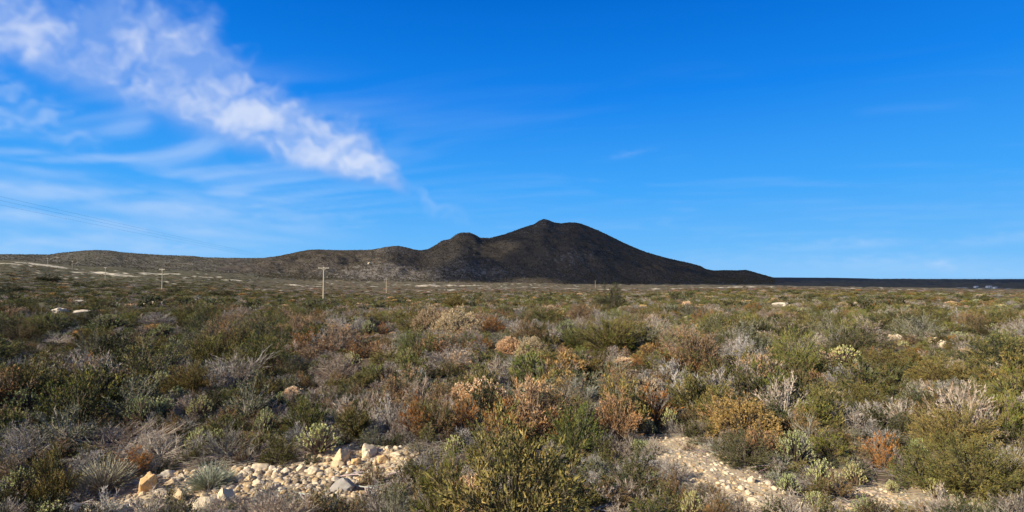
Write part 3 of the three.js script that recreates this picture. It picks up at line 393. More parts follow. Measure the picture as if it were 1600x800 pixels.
const PICK = [ // kind, px, base py, width px, height px, label
  ['gold', 80, 784, 76, 86, 'golden-olive bush beside the silver tuft in the lower left corner'],
  ['pale', 30, 776, 62, 46, 'pale green round-leaved shrub against the corner golden bush'],
  ['silver', 162, 767, 96, 64, 'large silver-grey bristly tuft above the grey slab'],
  ['silver', 328, 762, 80, 47, 'smaller silver-grey bristly tuft growing on the stony bank'],
  ['dry', 190, 704, 180, 62, 'wide grey twig tangle behind the large silver tuft'],
  ['dry', 45, 712, 120, 60, 'grey twig tangle at the left edge above the golden bush'],
  ['dry', 250, 712, 130, 50, 'low grey twig tangle behind the orange stone'],
  ['pale', 222, 662, 52, 46, 'pale green shrub rising out of the wide grey twig tangle'],
  ['pale', 34, 642, 54, 36, 'pale green shrub near the left edge above the twig tangle'],
  ['pale', 182, 652, 26, 22, 'very small pale green sprig left of the one in the tangle'],
  ['pale', 312, 652, 48, 34, 'pale green shrub behind the bare forked twigs'],
  ['pale', 310, 706, 50, 38, 'pale green shrub behind the smaller silver tuft'],
  ['brown', 268, 684, 46, 38, 'reddish-brown shrub between two pale green ones at left'],
  ['dry', 355, 712, 84, 72, 'bare pale forked twigs above the stony bank'],
  ['pale', 350, 808, 44, 24, 'yellow-green tuft at the very bottom below the smaller silver tuft'],
  ['pale', 413, 680, 40, 62, 'upright pale green shrub left of the green broom bush'],
  ['pale', 437, 636, 26, 24, 'small pale green shrub at the back of the green broom bush'],
  ['green', 475, 683, 84, 60, 'rounded fresh green broom bush behind the pale leafy one'],
  ['pale', 498, 710, 80, 50, 'broad pale green leafy shrub left of the two pale stones'],
  ['olive', 436, 724, 72, 44, 'low olive shrub at the back of the stony bank'],
  ['pale', 710, 714, 46, 34, 'compact pale green shrub beside the central olive mass'],
  ['rust', 648, 678, 62, 54, 'rust-orange heath above the arching dry twigs'],
  ['rust', 725, 674, 60, 54, 'rust-orange heath left of the central olive mass'],
  ['dry', 655, 714, 84, 36, 'arching dry twigs at the right end of the stony bank'],
  ['green', 690, 824, 100, 112, 'tall green broom at the bottom beside the central olive mass'],
  ['gold', 800, 842, 270, 178, 'very large central olive-gold bush at the bottom of the picture'],
  ['olive', 770, 740, 120, 90, 'olive shrub directly behind the large central bush'],
  ['olive', 880, 800, 150, 95, 'olive shrub on the right flank of the large central bush'],
  ['sage', 618, 812, 60, 62, 'grey-green shrub at the bottom left of the tall green broom'],
  ['grey', 440, 818, 120, 60, 'wide shaded grey shrub at the bottom below the gravel'],
  ['sage', 580, 697, 46, 34, 'small grey-green shrub just behind the squarish pale stone'],
  ['green', 900, 714, 100, 76, 'bright green broom right of the central olive mass'],
  ['pink', 965, 686, 100, 74, 'large pinkish-tan heath behind the bright green broom'],
  ['pale', 1013, 680, 28, 54, 'narrow pale green shrub against the pinkish-tan heath'],
  ['pale', 1047, 671, 32, 42, 'pale green shrub between the pinkish heath and the tan bush'],
  ['straw', 1162, 684, 128, 76, 'large tan-gold rounded bush right of the sandy strip'],
  ['dark', 980, 780, 120, 82, 'dark shrub left of the sandy strip'],
  ['pale', 1000, 708, 46, 22, 'low pale green shrub at the head of the sandy strip'],
  ['pale', 1022, 756, 20, 26, 'tiny pale sprig inside the dark shrub by the sandy strip'],
  ['pale', 1081, 806, 40, 60, 'tall pale green shrub at the left edge of the sandy strip'],
  ['rust', 938, 786, 32, 28, 'small rust-orange clump below the dark shrub'],
  ['green', 1015, 818, 90, 36, 'green broom at the bottom edge left of the sandy strip'],
  ['brown', 1052, 796, 54, 62, 'reddish-brown upright shrub left of the tall pale one'],
  ['brown', 1122, 818, 54, 50, 'reddish-brown shrub at the bottom in the sandy strip'],
  ['dark', 1165, 724, 130, 50, 'dark low shrub at the foot of the tan-gold bush'],
  ['pale', 1243, 730, 64, 60, 'largest pale green leafy shrub right of the sandy strip'],
  ['pale', 1285, 764, 56, 46, 'pale green leafy shrub in front of the largest right one'],
  ['pale', 1233, 772, 40, 34, 'pale green shrub at the right edge of the sandy strip'],
  ['pale', 1335, 760, 40, 38, 'pale green shrub at the head of the right gravel patch'],
  ['pale', 1273, 800, 48, 34, 'pale green shrub at the bottom between strip and right gravel'],
  ['pale', 1352, 810, 46, 36, 'pale green shrub at the bottom edge of the right gravel'],
  ['pale', 1460, 779, 30, 32, 'small pale shrub at the back edge of the right gravel'],
  ['pale', 1393, 769, 22, 20, 'tiny pale sprig at the back of the right gravel'],
  ['pale', 1435, 709, 32, 26, 'pale shrub on the left flank of the right olive mass'],
  ['dry', 1290, 800, 70, 34, 'dry grey twig tangle among the pale shrubs at right'],
  ['gold', 1525, 776, 190, 100, 'very large olive-gold bush in the lower right'],
  ['gold', 1490, 704, 130, 78, 'large golden-olive bush behind the lower right one'],
  ['green', 1582, 696, 90, 48, 'green broom bush at the right edge'],
  ['grey', 1330, 674, 84, 46, 'pale grey shrub behind the right pale leafy ones'],
  ['rust', 1382, 734, 36, 30, 'small rust-orange shrub behind the right gravel'],
  ['olive', 1440, 758, 100, 60, 'olive shrub left of the very large lower right bush'],
  ['gold', 295, 616, 96, 48, 'yellow-olive bush above the twig tangles at left'],
  ['pale', 170, 516, 72, 24, 'wide pale green shrub in the left middle distance'],
  ['pale', 255, 528, 42, 22, 'pale green shrub right of the wide one at left'],
  ['dark', 75, 439, 38, 13, 'dark rounded bush below the pale banks at far left'],
  ['dark', 18, 455, 44, 12, 'dark bush on the left edge of the plain'],
  ['dark', 165, 483, 38, 16, 'dark bush just beyond the pale rocks at left'],
  ['dark', 273, 457, 20, 12, 'dark bush right of the third pole foot'],
  ['dark', 123, 448, 22, 10, 'small dark bush left of the short left pole'],
  ['dark', 345, 462, 40, 14, 'dark bush midway between two left poles'],
  ['grey', 245, 507, 66, 18, 'grey shrub behind the pale green ones at left'],
  ['dry', 92, 536, 50, 20, 'sprawling pale twigs in the left middle distance'],
  ['brown', 30, 531, 66, 20, 'reddish-brown heath at the left edge in middle distance'],
  ['tan', 672, 520, 66, 52, 'tan bush left of the larger tan one in mid picture'],
  ['tan', 714, 528, 90, 58, 'largest tan bush in the middle of the picture'],
  ['gold', 711, 482, 54, 24, 'yellow-olive bush just beyond the two tan bushes'],
  ['sage', 762, 473, 24, 17, 'round grey-green bush right of the yellow-olive one'],
  ['grey', 525, 592, 86, 46, 'rounded grey mound shrub left of centre'],
  ['pale', 548, 578, 44, 28, 'pale green shrub on the right of the grey mound'],
  ['pale', 575, 522, 30, 21, 'pale green shrub left of the tan bushes'],
  ['gold', 565, 606, 42, 28, 'yellow shrub in front of the grey mound'],
  ['olive', 524, 610, 52, 24, 'olive shrub at the foot of the grey mound'],
  ['olive', 698, 588, 42, 26, 'olive shrub below the largest tan bush'],
  ['olive', 598, 567, 50, 25, 'olive shrub right of the grey mound, behind it'],
  ['rust', 770, 522, 56, 28, 'rust-brown heath right of the largest tan bush'],
  ['rust', 598, 522, 22, 17, 'little rust-red shrub left of the tan bushes'],
  ['dark', 455, 592, 66, 42, 'dark green bush left of the grey mound'],
  ['dark', 953, 486, 66, 46, 'dark round bush standing out against the plain'],
  ['green', 950, 550, 122, 54, 'wide green bush right of centre in middle distance'],
  ['green', 903, 544, 62, 32, 'green bush left of the wide green one'],
  ['tan', 830, 555, 60, 36, 'tan bush left of the wide green bush'],
  ['tan', 795, 550, 46, 30, 'pale tan bush in the middle, left of its twin'],
  ['pink', 905, 501, 42, 27, 'pinkish shrub in front of the dark round bush, left'],
  ['olive', 850, 504, 78, 29, 'olive shrub left of the pinkish one by the plain'],
  ['rust', 995, 574, 28, 20, 'rust-orange tuft below the wide green bush'],
  ['sage', 1437, 530, 92, 44, 'large grey-green bush behind the row of pale rocks'],
  ['dark', 1532, 524, 64, 26, 'dark bush right of the row of pale rocks'],
  ['dark', 1382, 469, 34, 12, 'dark mound bush on the right plain'],
  ['dark', 1532, 470, 26, 8, 'low dark bush in front of the white buildings'],
  ['gold', 1470, 600, 120, 40, 'yellow-olive bush in the right middle distance'],
];
for (const [kind, px, py, w, h, label] of PICK) { const p = at(px, py), m = p.depth / F; addShrub(kind, p, w * m, h * m, label, rh, p.depth > 14); }

// whether a shrub would stand in front of the upper part of one picked out above
const KEEP = [[null, 1437, 544, 108, 14], [null, 112, 490, 66, 11], [null, 240, 480, 34, 10], [null, 1219, 479, 30, 8], [null, 1352, 483, 22, 6], [null, 595, 480, 30, 5], [null, 1072, 501, 14, 8]]; // rocks that stay in sight
const hides = (qx, half, top, base) => [...PICK, ...KEEP].some(([, px, py, w, h]) => base > py && top < py - 0.35 * h && Math.abs(qx - px) < 0.8 * w / 2 + half * 0.8);

// ---------- choice of kind by place ----------
const KN = Object.keys(KINDS), OFF = Object.fromEntries(KN.map((k, i) => [k, i * 37.3]));
function weights(px, r) {
  const left = 1 - sst(250, 560, px), right = sst(1080, 1350, px), mid = Math.max(0, 1 - left - right);
  const side = (l, m, r2) => l * left + m * mid + r2 * right;
  const a = { olive: side(0.24, 0.15, 0.38), gold: side(0.09, 0.07, 0.16), green: side(0.07, 0.06, 0.07), dark: side(0.32, 0.07, 0.24), grey: side(0.17, 0.36, 0.17), sage: side(0.20, 0.11, 0.16), rust: side(0.02, 0.055, 0.012), brown: side(0.10, 0.13, 0.07), straw: side(0.01, 0.015, 0.012), tan: side(0.003, 0.045, 0.006), pink: side(0.01, 0.09, 0.012), pale: side(0.09, 0.025, 0.05), silver: 0, dry: side(0.07, 0.06, 0.05) };
  const f = sst(35, 90, r);
  if (f > 0) { const b = { olive: 0.34, gold: 0.10, green: 0.07, dark: 0.20 + 0.2 * left, grey: 0.20, sage: 0.15, rust: 0.01, brown: 0.12, straw: 0.01, tan: 0.015, pink: 0.03, pale: 0.02, silver: 0, dry: 0.0 }; for (const k in a) a[k] = lerp(a[k], b[k], f); }
  return a;
}
function choose(x, z, r, rr) {
  const px = 800 + F * x / Math.max(0.5, -z), w = weights(px, r), sc = r < 40 ? 2.6 : 7; let tot = 0; const ws = [];
  for (const k of KN) { const q = w[k] <= 0 ? 0 : w[k] * Math.exp(2.1 * N2(x / sc + OFF[k], z / sc - OFF[k])); ws.push(q); tot += q; }
  let u = rr() * tot; for (let i = 0; i < ws.length; i++) { u -= ws[i]; if (u <= 0) return KN[i]; } return 'olive';
}

// ---------- near scrub: individuals, nearest first ----------
{
  const CLEAR = [[215, 300, 740, 800, 740], [290, 440, 748, 800, 748], [385, 640, 720, 765, 722], [1040, 1100, 694, 745, 696], [1080, 1160, 715, 790, 720], [1130, 1235, 745, 800, 748], [1320, 1480, 760, 800, 760], [1440, 1600, 776, 800, 776]]; // open ground that nothing stands in front of
  const rr = rng(501), cand = [], cell = 0.56;
  for (let gx = -26; gx < 26; gx += cell) for (let gz = -24; gz < -5.4; gz += cell) {
    const x = gx + (rr() - 0.5) * cell * 0.95, z = gz + (rr() - 0.5) * cell * 0.95, r = Math.hypot(x, z), u = rr(), u2 = rr();
    if (r < 6.3 || -z < 5.6 || Math.abs(x / z) > 0.98 || -z > 17.5) continue;
    if (bareness(x, z) > 0.25 || u > lerp(0.97, 0.88, sst(8, 16, r))) continue;
    const kind = choose(x, z, r, rr), w = lerp(0.7, 1.75, u2 * u2) * (kind === 'dry' ? 1.1 : kind === 'pale' ? 0.66 : 1);
    if (shrubs.some((s) => Math.hypot(s.x - x, s.z - z) < 0.30 * s.w + 0.18)) continue;
    const h = Math.min(1.15, w * lerp(0.55, 0.85, rr())), y = ground(x, z), qx = 800 + F * x / -z, half = w / 2 * F / -z, base = HORIZON + F * (EYE - y) / -z, top = HORIZON + F * (EYE - y - h) / -z;
    if (CLEAR.some(([a, b, c, d, e]) => qx + half * 0.8 > a && qx - half * 0.8 < b && top < d && base > e) || hides(qx, half, top, base)) continue;
    cand.push({ x, z, y, w, kind, h });
  }
  cand.sort((a, b) => b.z - a.z);
  const most = 200; let n = 0; const rest = {};
  for (const c of cand) {
    const inFrame = Math.abs(c.x / c.z) < 0.95 && -c.z > 7.0;
    if (inFrame && n < most) { n++; addShrub(c.kind, c, c.w, c.h, null, rr, -c.z > 10); } else (rest[c.kind] ??= []).push(c);
  }
  globalThis.nearRest = rest;
  console.log('near candidates', cand.length, 'shrubs', shrubs.length, 'tris', shrubs.reduce((s, q) => s + q.tris, 0));
}
{ // labels of the unplanned ones: rank by distance within a stretch of scrub that a landmark names
  const zone = (s) => {
    const py = HORIZON + F * EYE / s.depth, row = py > 690 ? 0 : 1;
    const names = row ? [[130, 'behind the left-edge twig tangle'], [280, 'behind the wide grey twig tangle'], [430, 'behind the bare forked twigs'], [560, 'behind the green broom bush'], [680, 'behind the two pale stones'], [800, 'behind the rust heath near the centre'], [940, 'behind the bright green broom'], [1080, 'behind the pinkish-tan heath'], [1240, 'behind the large tan-gold bush'], [1400, 'behind the right pale leafy shrubs'], [9999, 'behind the large right olive bush']]
      : [[130, 'beside the corner golden bush'], [280, 'beside the large silver tuft'], [430, 'on the stony bank'], [560, 'at the gravel below the green broom'], [680, 'beside the arching dry twigs'], [800, 'left of the central bush top'], [940, 'right of the large central bush'], [1080, 'beside the dark shrub near the strip'], [1240, 'beside the sandy strip'], [1400, 'among the right pale leafy shrubs'], [9999, 'around the very large right bush']];
    return names.find(([m]) => s.px < m)[1];
  };
  const nth = ['nearest', 'second nearest', 'third nearest', 'fourth nearest', 'fifth nearest', 'sixth nearest', 'seventh nearest', 'eighth nearest', 'ninth nearest', 'tenth nearest', 'eleventh nearest', 'twelfth nearest'];
  const groups = new Map();
  for (const s of shrubs) { const k = s.kind + zone(s); if (!groups.has(k)) groups.set(k, []); groups.get(k).push(s); }
  for (const g of groups.values()) { g.sort((a, b) => a.depth - b.depth); g.forEach((s, i) => { if (s.auto) s.o.userData.label = `${g.length > 1 ? nth[Math.min(i, 11)] + ' ' : ''}${KINDS[s.kind].words} ${zone(s)}`; }); }
}

// ---------- the rest of the scrub: past counting ----------
const M4 = new THREE.Matrix4(), Q = new THREE.Quaternion(), UPV = new THREE.Vector3(0, 1, 0), TMP = new THREE.Color();
function carpet(name, label, geo, list, mat = leafMat) {
  if (!list.length) return;
  const m = new THREE.InstancedMesh(geo, mat, list.length);
  list.forEach((c, i) => { Q.setFromAxisAngle(UPV, c.a); M4.compose(new THREE.Vector3(c.x, c.y - 0.02, c.z), Q, new THREE.Vector3(c.w, c.h / 0.62, c.w)); m.setMatrixAt(i, M4); m.setColorAt(i, TMP.setRGB(...c.c)); });
  m.name = numbered(name); tag(m, label, 'scrub', null, 'stuff'); scene.add(m);
}
{
  const rr = rng(901), mid = {}, wide = {}, far = {};
  const shade = () => { const g = 0.68 + 0.72 * rr(), h = 0.92 + 0.16 * rr(); return [g * h, g, g / h]; };
  const put = (store, kind, nv, c) => ((store[kind] ??= Array.from({ length: nv }, () => []))[Math.floor(rr() * nv)].push(c));
  for (const [kind, l] of Object.entries(globalThis.nearRest)) for (const c of l) put(mid, kind, 3, { ...c, a: rr() * 6.283, c: shade() });
  for (let gx = -18; gx < 18; gx += 0.30) for (let gz = -17; gz < -6.2; gz += 0.30) { // low growth in the hollows between the shrubs
    const x = gx + (rr() - 0.5) * 0.3, z = gz + (rr() - 0.5) * 0.3, u = rr(), b = bareness(x, z);
    if (Math.abs(x / z) > 1 || u > 0.8 || (b > 0.28 + 0.2 * rr() && rr() > 0.06)) continue;
    if (shrubs.some((s) => Math.abs(s.x - x) < 0.3 * s.w && Math.hypot(s.x - x, s.z - z) < 0.3 * s.w)) continue;
    const q = rr(), kind = q < 0.30 ? 'grey' : q < 0.48 ? 'dry' : q < 0.62 ? 'brown' : q < 0.8 ? 'dark' : q < 0.92 ? 'olive' : 'sage', w = lerp(0.28, 0.62, rr()) * (b > 0.3 ? 0.7 : 1);
    put(mid, kind, 3, { x, y: ground(x, z), z, w, h: w * lerp(0.5, 0.8, rr()), a: rr() * 6.283, c: shade() });
  }
  for (let gx = -62; gx < 62; gx += 0.68) for (let gz = -58; gz < -17; gz += 0.68) {
    const x = gx + (rr() - 0.5) * 0.72, z = gz + (rr() - 0.5) * 0.72, u = rr(), u2 = rr();
    if (-z < 17.5 || -z > 55 || Math.abs(x / z) > 1.05 || u > 0.93) continue;
    if (shrubs.some((s) => s.depth > 15 && Math.abs(s.x - x) < s.w && Math.hypot(s.x - x, s.z - z) < 0.42 * s.w + 0.15)) continue;
    const kind = choose(x, z, Math.hypot(x, z), rr), emergent = rr() < 0.24, w = (emergent ? lerp(1.5, 2.9, u2) : lerp(0.7, 1.4, u2)) * lerp(1, 0.85, sst(17, 55, -z)) * (kind === 'pale' ? 0.62 : 1), y0 = ground(x, z);
    if (hides(800 + F * x / -z, w / 2 * F / -z, HORIZON + F * (EYE - y0 - 0.55 * w) / -z, HORIZON + F * (EYE - y0) / -z)) { const ws = 0.5 + 0.3 * u2; put(mid, kind, 3, { x, y: y0, z, w: ws, h: 0.22 + 0.1 * u2, a: rr() * 6.283, c: shade() }); continue; }
    const c = { x, y: y0, z, w, h: emergent ? Math.min(lerp(1.45, 1.0, sst(17, 55, -z)), w * lerp(0.48, 0.68, rr())) : w * lerp(0.38, 0.6, rr()), a: rr() * 6.283, c: shade() };
    if (emergent) put(wide, kind, 2, c); else put(mid, kind, 3, c);
  }
  for (let r = 53; r < 1000;) {
    const cell = Math.max(1.05, r * 0.0125), n = Math.ceil(1.7 * r / cell);
    for (let i = 0; i < n; i++) {
      const az = -0.85 + 1.7 * (i + rr()) / n, q = r + (rr() - 0.5) * cell, x = Math.sin(az) * q, z = -Math.cos(az) * q; if (-z < 54) { rr(); continue; }
      if (rr() > 0.82 - 0.25 * sst(300, 900, r)) continue;
      if (r > 250 && paleness(x, z) > 0.3) continue;
      const px0 = 800 + F * x / -z, brownish = sst(230, 420, r) * sst(330, 560, px0); if (rr() < 0.08 * brownish) continue;
      const kind0 = rr(), kind = choose(x, z, q, rr), big = rr() < 0.022 && r < 700 && kind0 < 0.5, w = big ? lerp(1.6, 3.4, rr()) : Math.min(4.2, cell * lerp(0.8, 1.45, rr())), c = shade();
      c[0] *= 1 + 0.22 * brownish; c[2] *= 1 + 0.1 * brownish;
      if (r < 150 && hides(px0, w / 2 * F / -z, HORIZON + F * (EYE - ground(x, z) - 0.5) / -z, HORIZON + F * (EYE - ground(x, z)) / -z)) continue;
      put(far, big ? 'dark' : kind, 2, { x, y: ground(x, z), z, w, h: big ? w * 0.5 : Math.min(w * 0.6, lerp(0.32, 0.72, rr())) * (1 - 0.3 * brownish), a: rr() * 6.283, c });
    }
    r += cell;
  }
  let nm = 0, nf = 0;
  for (const k of KN) {
    (mid[k] ?? []).forEach((l, v) => { nm += l.length; carpet(KINDS[k].name.replace(/_(shrub|bush|heath|tuft)$/, '') + '_scrub', `middle-distance scrub of ${KINDS[k].words}s`, MID[k][v], l); });
    (wide[k] ?? []).forEach((l, v) => { nm += l.length; carpet('large_' + KINDS[k].name.replace(/_(shrub|bush|heath|tuft)$/, '') + '_scrub', `larger ${KINDS[k].words}s rising from the middle-distance scrub`, WIDE[k][v], l); });
    (far[k] ?? []).forEach((l, v) => { nf += l.length; carpet('distant_' + KINDS[k].name.replace(/_(shrub|bush|heath|tuft)$/, '') + '_scrub', `distant scrub of ${KINDS[k].words}s across the plain`, FAR[k][v], l); });
  }
  console.log('mid', nm, 'far', nf);
  // bushes and boulders on the mountain and the left hill, far too many to count
  const blob = FAR.dark[0], hill = [], rocks = [];
  for (let i = 0; i < 64000; i++) {
    const onHill = i % 4 === 0, px = onHill ? -60 + rr() * 560 : 372 + 838 * rr(), s = rr(), k = rr(); if (!onHill && rr() > sst(360, 470, px)) continue;
    const p = (onHill ? hillSurf : mainSurf)(px, Math.min(0.995, s)), rk = (onHill ? 0.4 : rockiness(p, px, s)) * (0.6 + 0.8 * sst(-0.1, 0.6, fbm(p[0] / 40, p[2] / 40, 3)));
    if (k < 0.8 * Math.max(0, rk - 0.12)) { const w = 0.8 + 1.9 * rr() * rr(), g = 0.6 + 0.5 * rr(); rocks.push({ x: p[0], y: p[1], z: p[2], w, h: w * 0.6 * (0.5 + rr()), a: rr() * 6.283, c: [g, g, g] }); }
    else { const w = 1.2 + 2.0 * rr(), g = 0.75 + 0.45 * rr(); hill.push({ x: p[0], y: p[1], z: p[2], w, h: w * 0.5, a: rr() * 6.283, c: [g * 1.4, g * 1.22, g * 1.5] }); }
  }
  carpet('mountain_scrub', 'dark scrub covering the mountain slopes', blob, hill);
  globalThis.hillRocks = rocks;
}

// ---------- stones ----------
function stoneGeometry(r, det, flat = 1) {
  const g = new THREE.IcosahedronGeometry(0.5, det), p = g.attributes.position, col = new Float32Array(p.count * 3), cuts = Array.from({ length: 7 }, () => [unit(r() - 0.5, (r() - 0.5) * 0.8, r() - 0.5), 0.31 + 0.13 * r()]), o = [r() * 9, r() * 9, r() * 9];
  for (let i = 0; i < p.count; i++) {
    let x = p.getX(i), y = p.getY(i), z = p.getZ(i); const n = 1 + 0.22 * N3(x * 2 + o[0], y * 2 + o[1], z * 2 + o[2]) + 0.07 * N3(x * 6 + o[0], y * 6, z * 6); x *= n; y *= n * flat; z *= n;
    for (const [c, d] of cuts) { const q = x * c[0] + y * c[1] + z * c[2] - d; if (q > 0) { x -= c[0] * q * 0.82; y -= c[1] * q * 0.82; z -= c[2] * q * 0.82; } }
    p.setXYZ(i, x, y, z);
    const t = 0.5 + 0.5 * N3(x * 5 + o[1], y * 5, z * 5 + o[0]), u = sst(0.2, 0.6, N3(x * 9, y * 9 + o[2], z * 9)), b = mix3(mix3([0.92, 0.86, 0.76], [0.74, 0.62, 0.46], t), [0.55, 0.53, 0.5], u * 0.6); col.set(b, i * 3);
  }
  g.setAttribute('color', new THREE.BufferAttribute(col, 3)); g.deleteAttribute('normal'); g.deleteAttribute('uv');
  return g;
}
const rs = rng(333), BIGSTONE = Array.from({ length: 6 }, () => stoneGeometry(rs, 5)), PEBBLE = Array.from({ length: 4 }, () => stoneGeometry(rs, 1));
const stoneMats = { cream: [0.78, 0.70, 0.55], tan: [0.70, 0.58, 0.40], white: [0.68, 0.64, 0.56], grey: [0.40, 0.40, 0.40], slate: [0.24, 0.24, 0.25], lichen: [0.58, 0.55, 0.46], orange: [0.76, 0.54, 0.29] };
for (const k in stoneMats) { const m = tinted(0.95, 0.3); m.color.setRGB(...stoneMats[k]); stoneMats[k] = m; }
function addStone(tone, px, py, w, h, label, group, sink = 0.2) {
  const p = at(px, py), m = p.depth / F, o = new THREE.Mesh(BIGSTONE[Math.floor(rs() * 6)], stoneMats[tone]);
  o.name = numbered('stone'); o.position.set(p.x, p.y + h * m * (0.5 - sink), p.z); o.rotation.y = rs() * 6.283; o.scale.set(w * m * 1.15, h * m * 1.25, w * m * (0.8 + 0.3 * rs()));
  tag(o, label, 'stone', group); scene.add(o); return p;
}
const STONES = [
  ['cream', 575, 712, 27, 18, 'squarish pale stone at the back of the gravel bank'], ['tan', 534, 719, 25, 18, 'tan wedge-shaped stone left of the squarish pale one'],
  ['orange', 230, 768, 23, 29, 'upright orange-tan stone beside the smaller silver tuft'], ['cream', 316, 798, 52, 26, 'large pale boulder at the bottom below the smaller silver tuft'], ['cream', 350, 790, 30, 30, 'upright pale boulder block right of the large pale boulder'],
  ['slate', 95, 806, 78, 17, 'flat grey slab in the lower left corner'], ['lichen', 160, 804, 50, 20, 'pale crumbling rock right of the grey slab'], ['grey', 536, 766, 36, 20, 'blue-grey stone in shade in the middle of the gravel'], ['slate', 490, 628, 28, 15, 'grey boulder in shade among shrubs behind the green broom'],
  ['cream', 408, 735, 24, 11, 'flat cream stone at the top of the gravel'], ['tan', 392, 750, 14, 9, 'tan cobble below the flat cream stone'], ['cream', 403, 758, 14, 9, 'cream cobble lowest in the left gravel heap'], ['white', 425, 735, 9, 8, 'small white stone right of the flat cream stone'], ['cream', 432, 742, 13, 10, 'cream cobble right of the small white stone'], ['tan', 420, 764, 16, 9, 'tan stone at the foot of the gravel heap'], ['white', 386, 738, 11, 10, 'white cobble left of the flat cream stone'],
  ['cream', 470, 735, 12, 9, 'cream cobble in mid gravel'], ['cream', 490, 740, 16, 11, 'larger cream cobble in mid gravel'], ['white', 448, 738, 10, 8, 'white cobble left of the mid gravel pair'], ['tan', 528, 728, 16, 9, 'tan cobble right below the wedge-shaped stone'], ['orange', 556, 724, 14, 9, 'orange cobble between the two large pale stones'], ['orange', 598, 720, 20, 9, 'orange flat stone right of the squarish pale stone'], ['cream', 620, 714, 18, 9, 'cream stone at the right end of the gravel'], ['white', 525, 752, 11, 8, 'white cobble above the blue-grey stone'], ['white', 502, 782, 9, 8, 'white pebble below left of the blue-grey stone'], ['white', 515, 800, 14, 10, 'white stone at the bottom edge in shade'], ['cream', 490, 805, 18, 9, 'cream stone at the bottom edge left of the white one'],
  ['cream', 252, 774, 19, 12, 'rounded cream stone right below the orange one'], ['tan', 268, 756, 16, 8, 'tan stone behind the rounded cream one'], ['white', 262, 742, 18, 8, 'pale stone with dry twigs behind the orange stone'], ['tan', 280, 780, 17, 16, 'tan block left of the large pale boulder'], ['white', 252, 790, 14, 10, 'white cobble at the bottom below the orange stone'], ['cream', 282, 748, 17, 8, 'cream stone left of the smaller silver tuft'], ['white', 374, 752, 10, 12, 'small white upright stone right of the smaller silver tuft'],
  ['cream', 1174, 754, 10, 11, 'upright cream stone on the sandy strip'], ['cream', 1170, 772, 12, 8, 'cream stone in the middle of the sandy strip'], ['cream', 1178, 787, 18, 11, 'largest cream stone on the sandy strip'], ['cream', 1165, 791, 11, 8, 'cream stone left of the largest on the strip'], ['white', 1138, 764, 9, 6, 'small white stone on the left of the sandy strip'], ['white', 1201, 758, 9, 7, 'white stone on the right edge of the sandy strip'], ['cream', 1158, 764, 9, 6, 'small cream stone left of the upright strip stone'],
  ['white', 1560, 810, 110, 14, 'long white slab in the lower right corner'], ['cream', 1490, 804, 46, 12, 'cream slab left of the long white one'],
  ['white', 93, 489, 20, 10, 'white rock at left in the middle distance'], ['white', 131, 489, 24, 6, 'flat white rock right of the leftmost white one'], ['cream', 240, 479, 30, 9, 'pale pinkish rock outcrop at left in the middle distance'], ['white', 122, 473, 20, 5, 'low pale rock behind the flat white one'],
  ['tan', 1393, 533, 14, 12, 'leftmost tan rock of the row below the grey-green bush'], ['cream', 1403, 532, 11, 11, 'second rock from left in the row by the grey-green bush'], ['white', 1420, 530, 13, 9, 'third rock from left in the row by the grey-green bush'], ['white', 1431, 529, 12, 9, 'fourth rock from left in the row by the grey-green bush'], ['cream', 1440, 528, 11, 10, 'fifth rock from left in the row by the grey-green bush'], ['cream', 1450, 532, 11, 11, 'sixth rock from left in the row by the grey-green bush'], ['tan', 1460, 537, 14, 12, 'seventh rock from left in the row by the grey-green bush'], ['cream', 1472, 542, 14, 12, 'eighth rock from left in the row by the grey-green bush'], ['white', 1483, 539, 13, 9, 'rightmost rock of the row by the grey-green bush'],
  ['white', 1219, 478, 26, 7, 'pale rock on the right plain'], ['white', 1352, 482, 18, 5, 'small pale rock further right on the plain'], ['cream', 1072, 500, 12, 7, 'cream boulder among shrubs right of the wide green bush'], ['white', 595, 479, 26, 4, 'flat pale rock near the second-nearest pole'],
];
for (const [tone, px, py, w, h, label] of STONES) addStone(tone, px, py, py > 700 && px < 700 && w < 30 ? w * 1.15 : w, py > 700 && px < 700 && w < 30 ? h * 1.1 : h, label, 'pale stones lying in the scrub', px > 1520 && py > 800 ? 0.34 : 0.26);
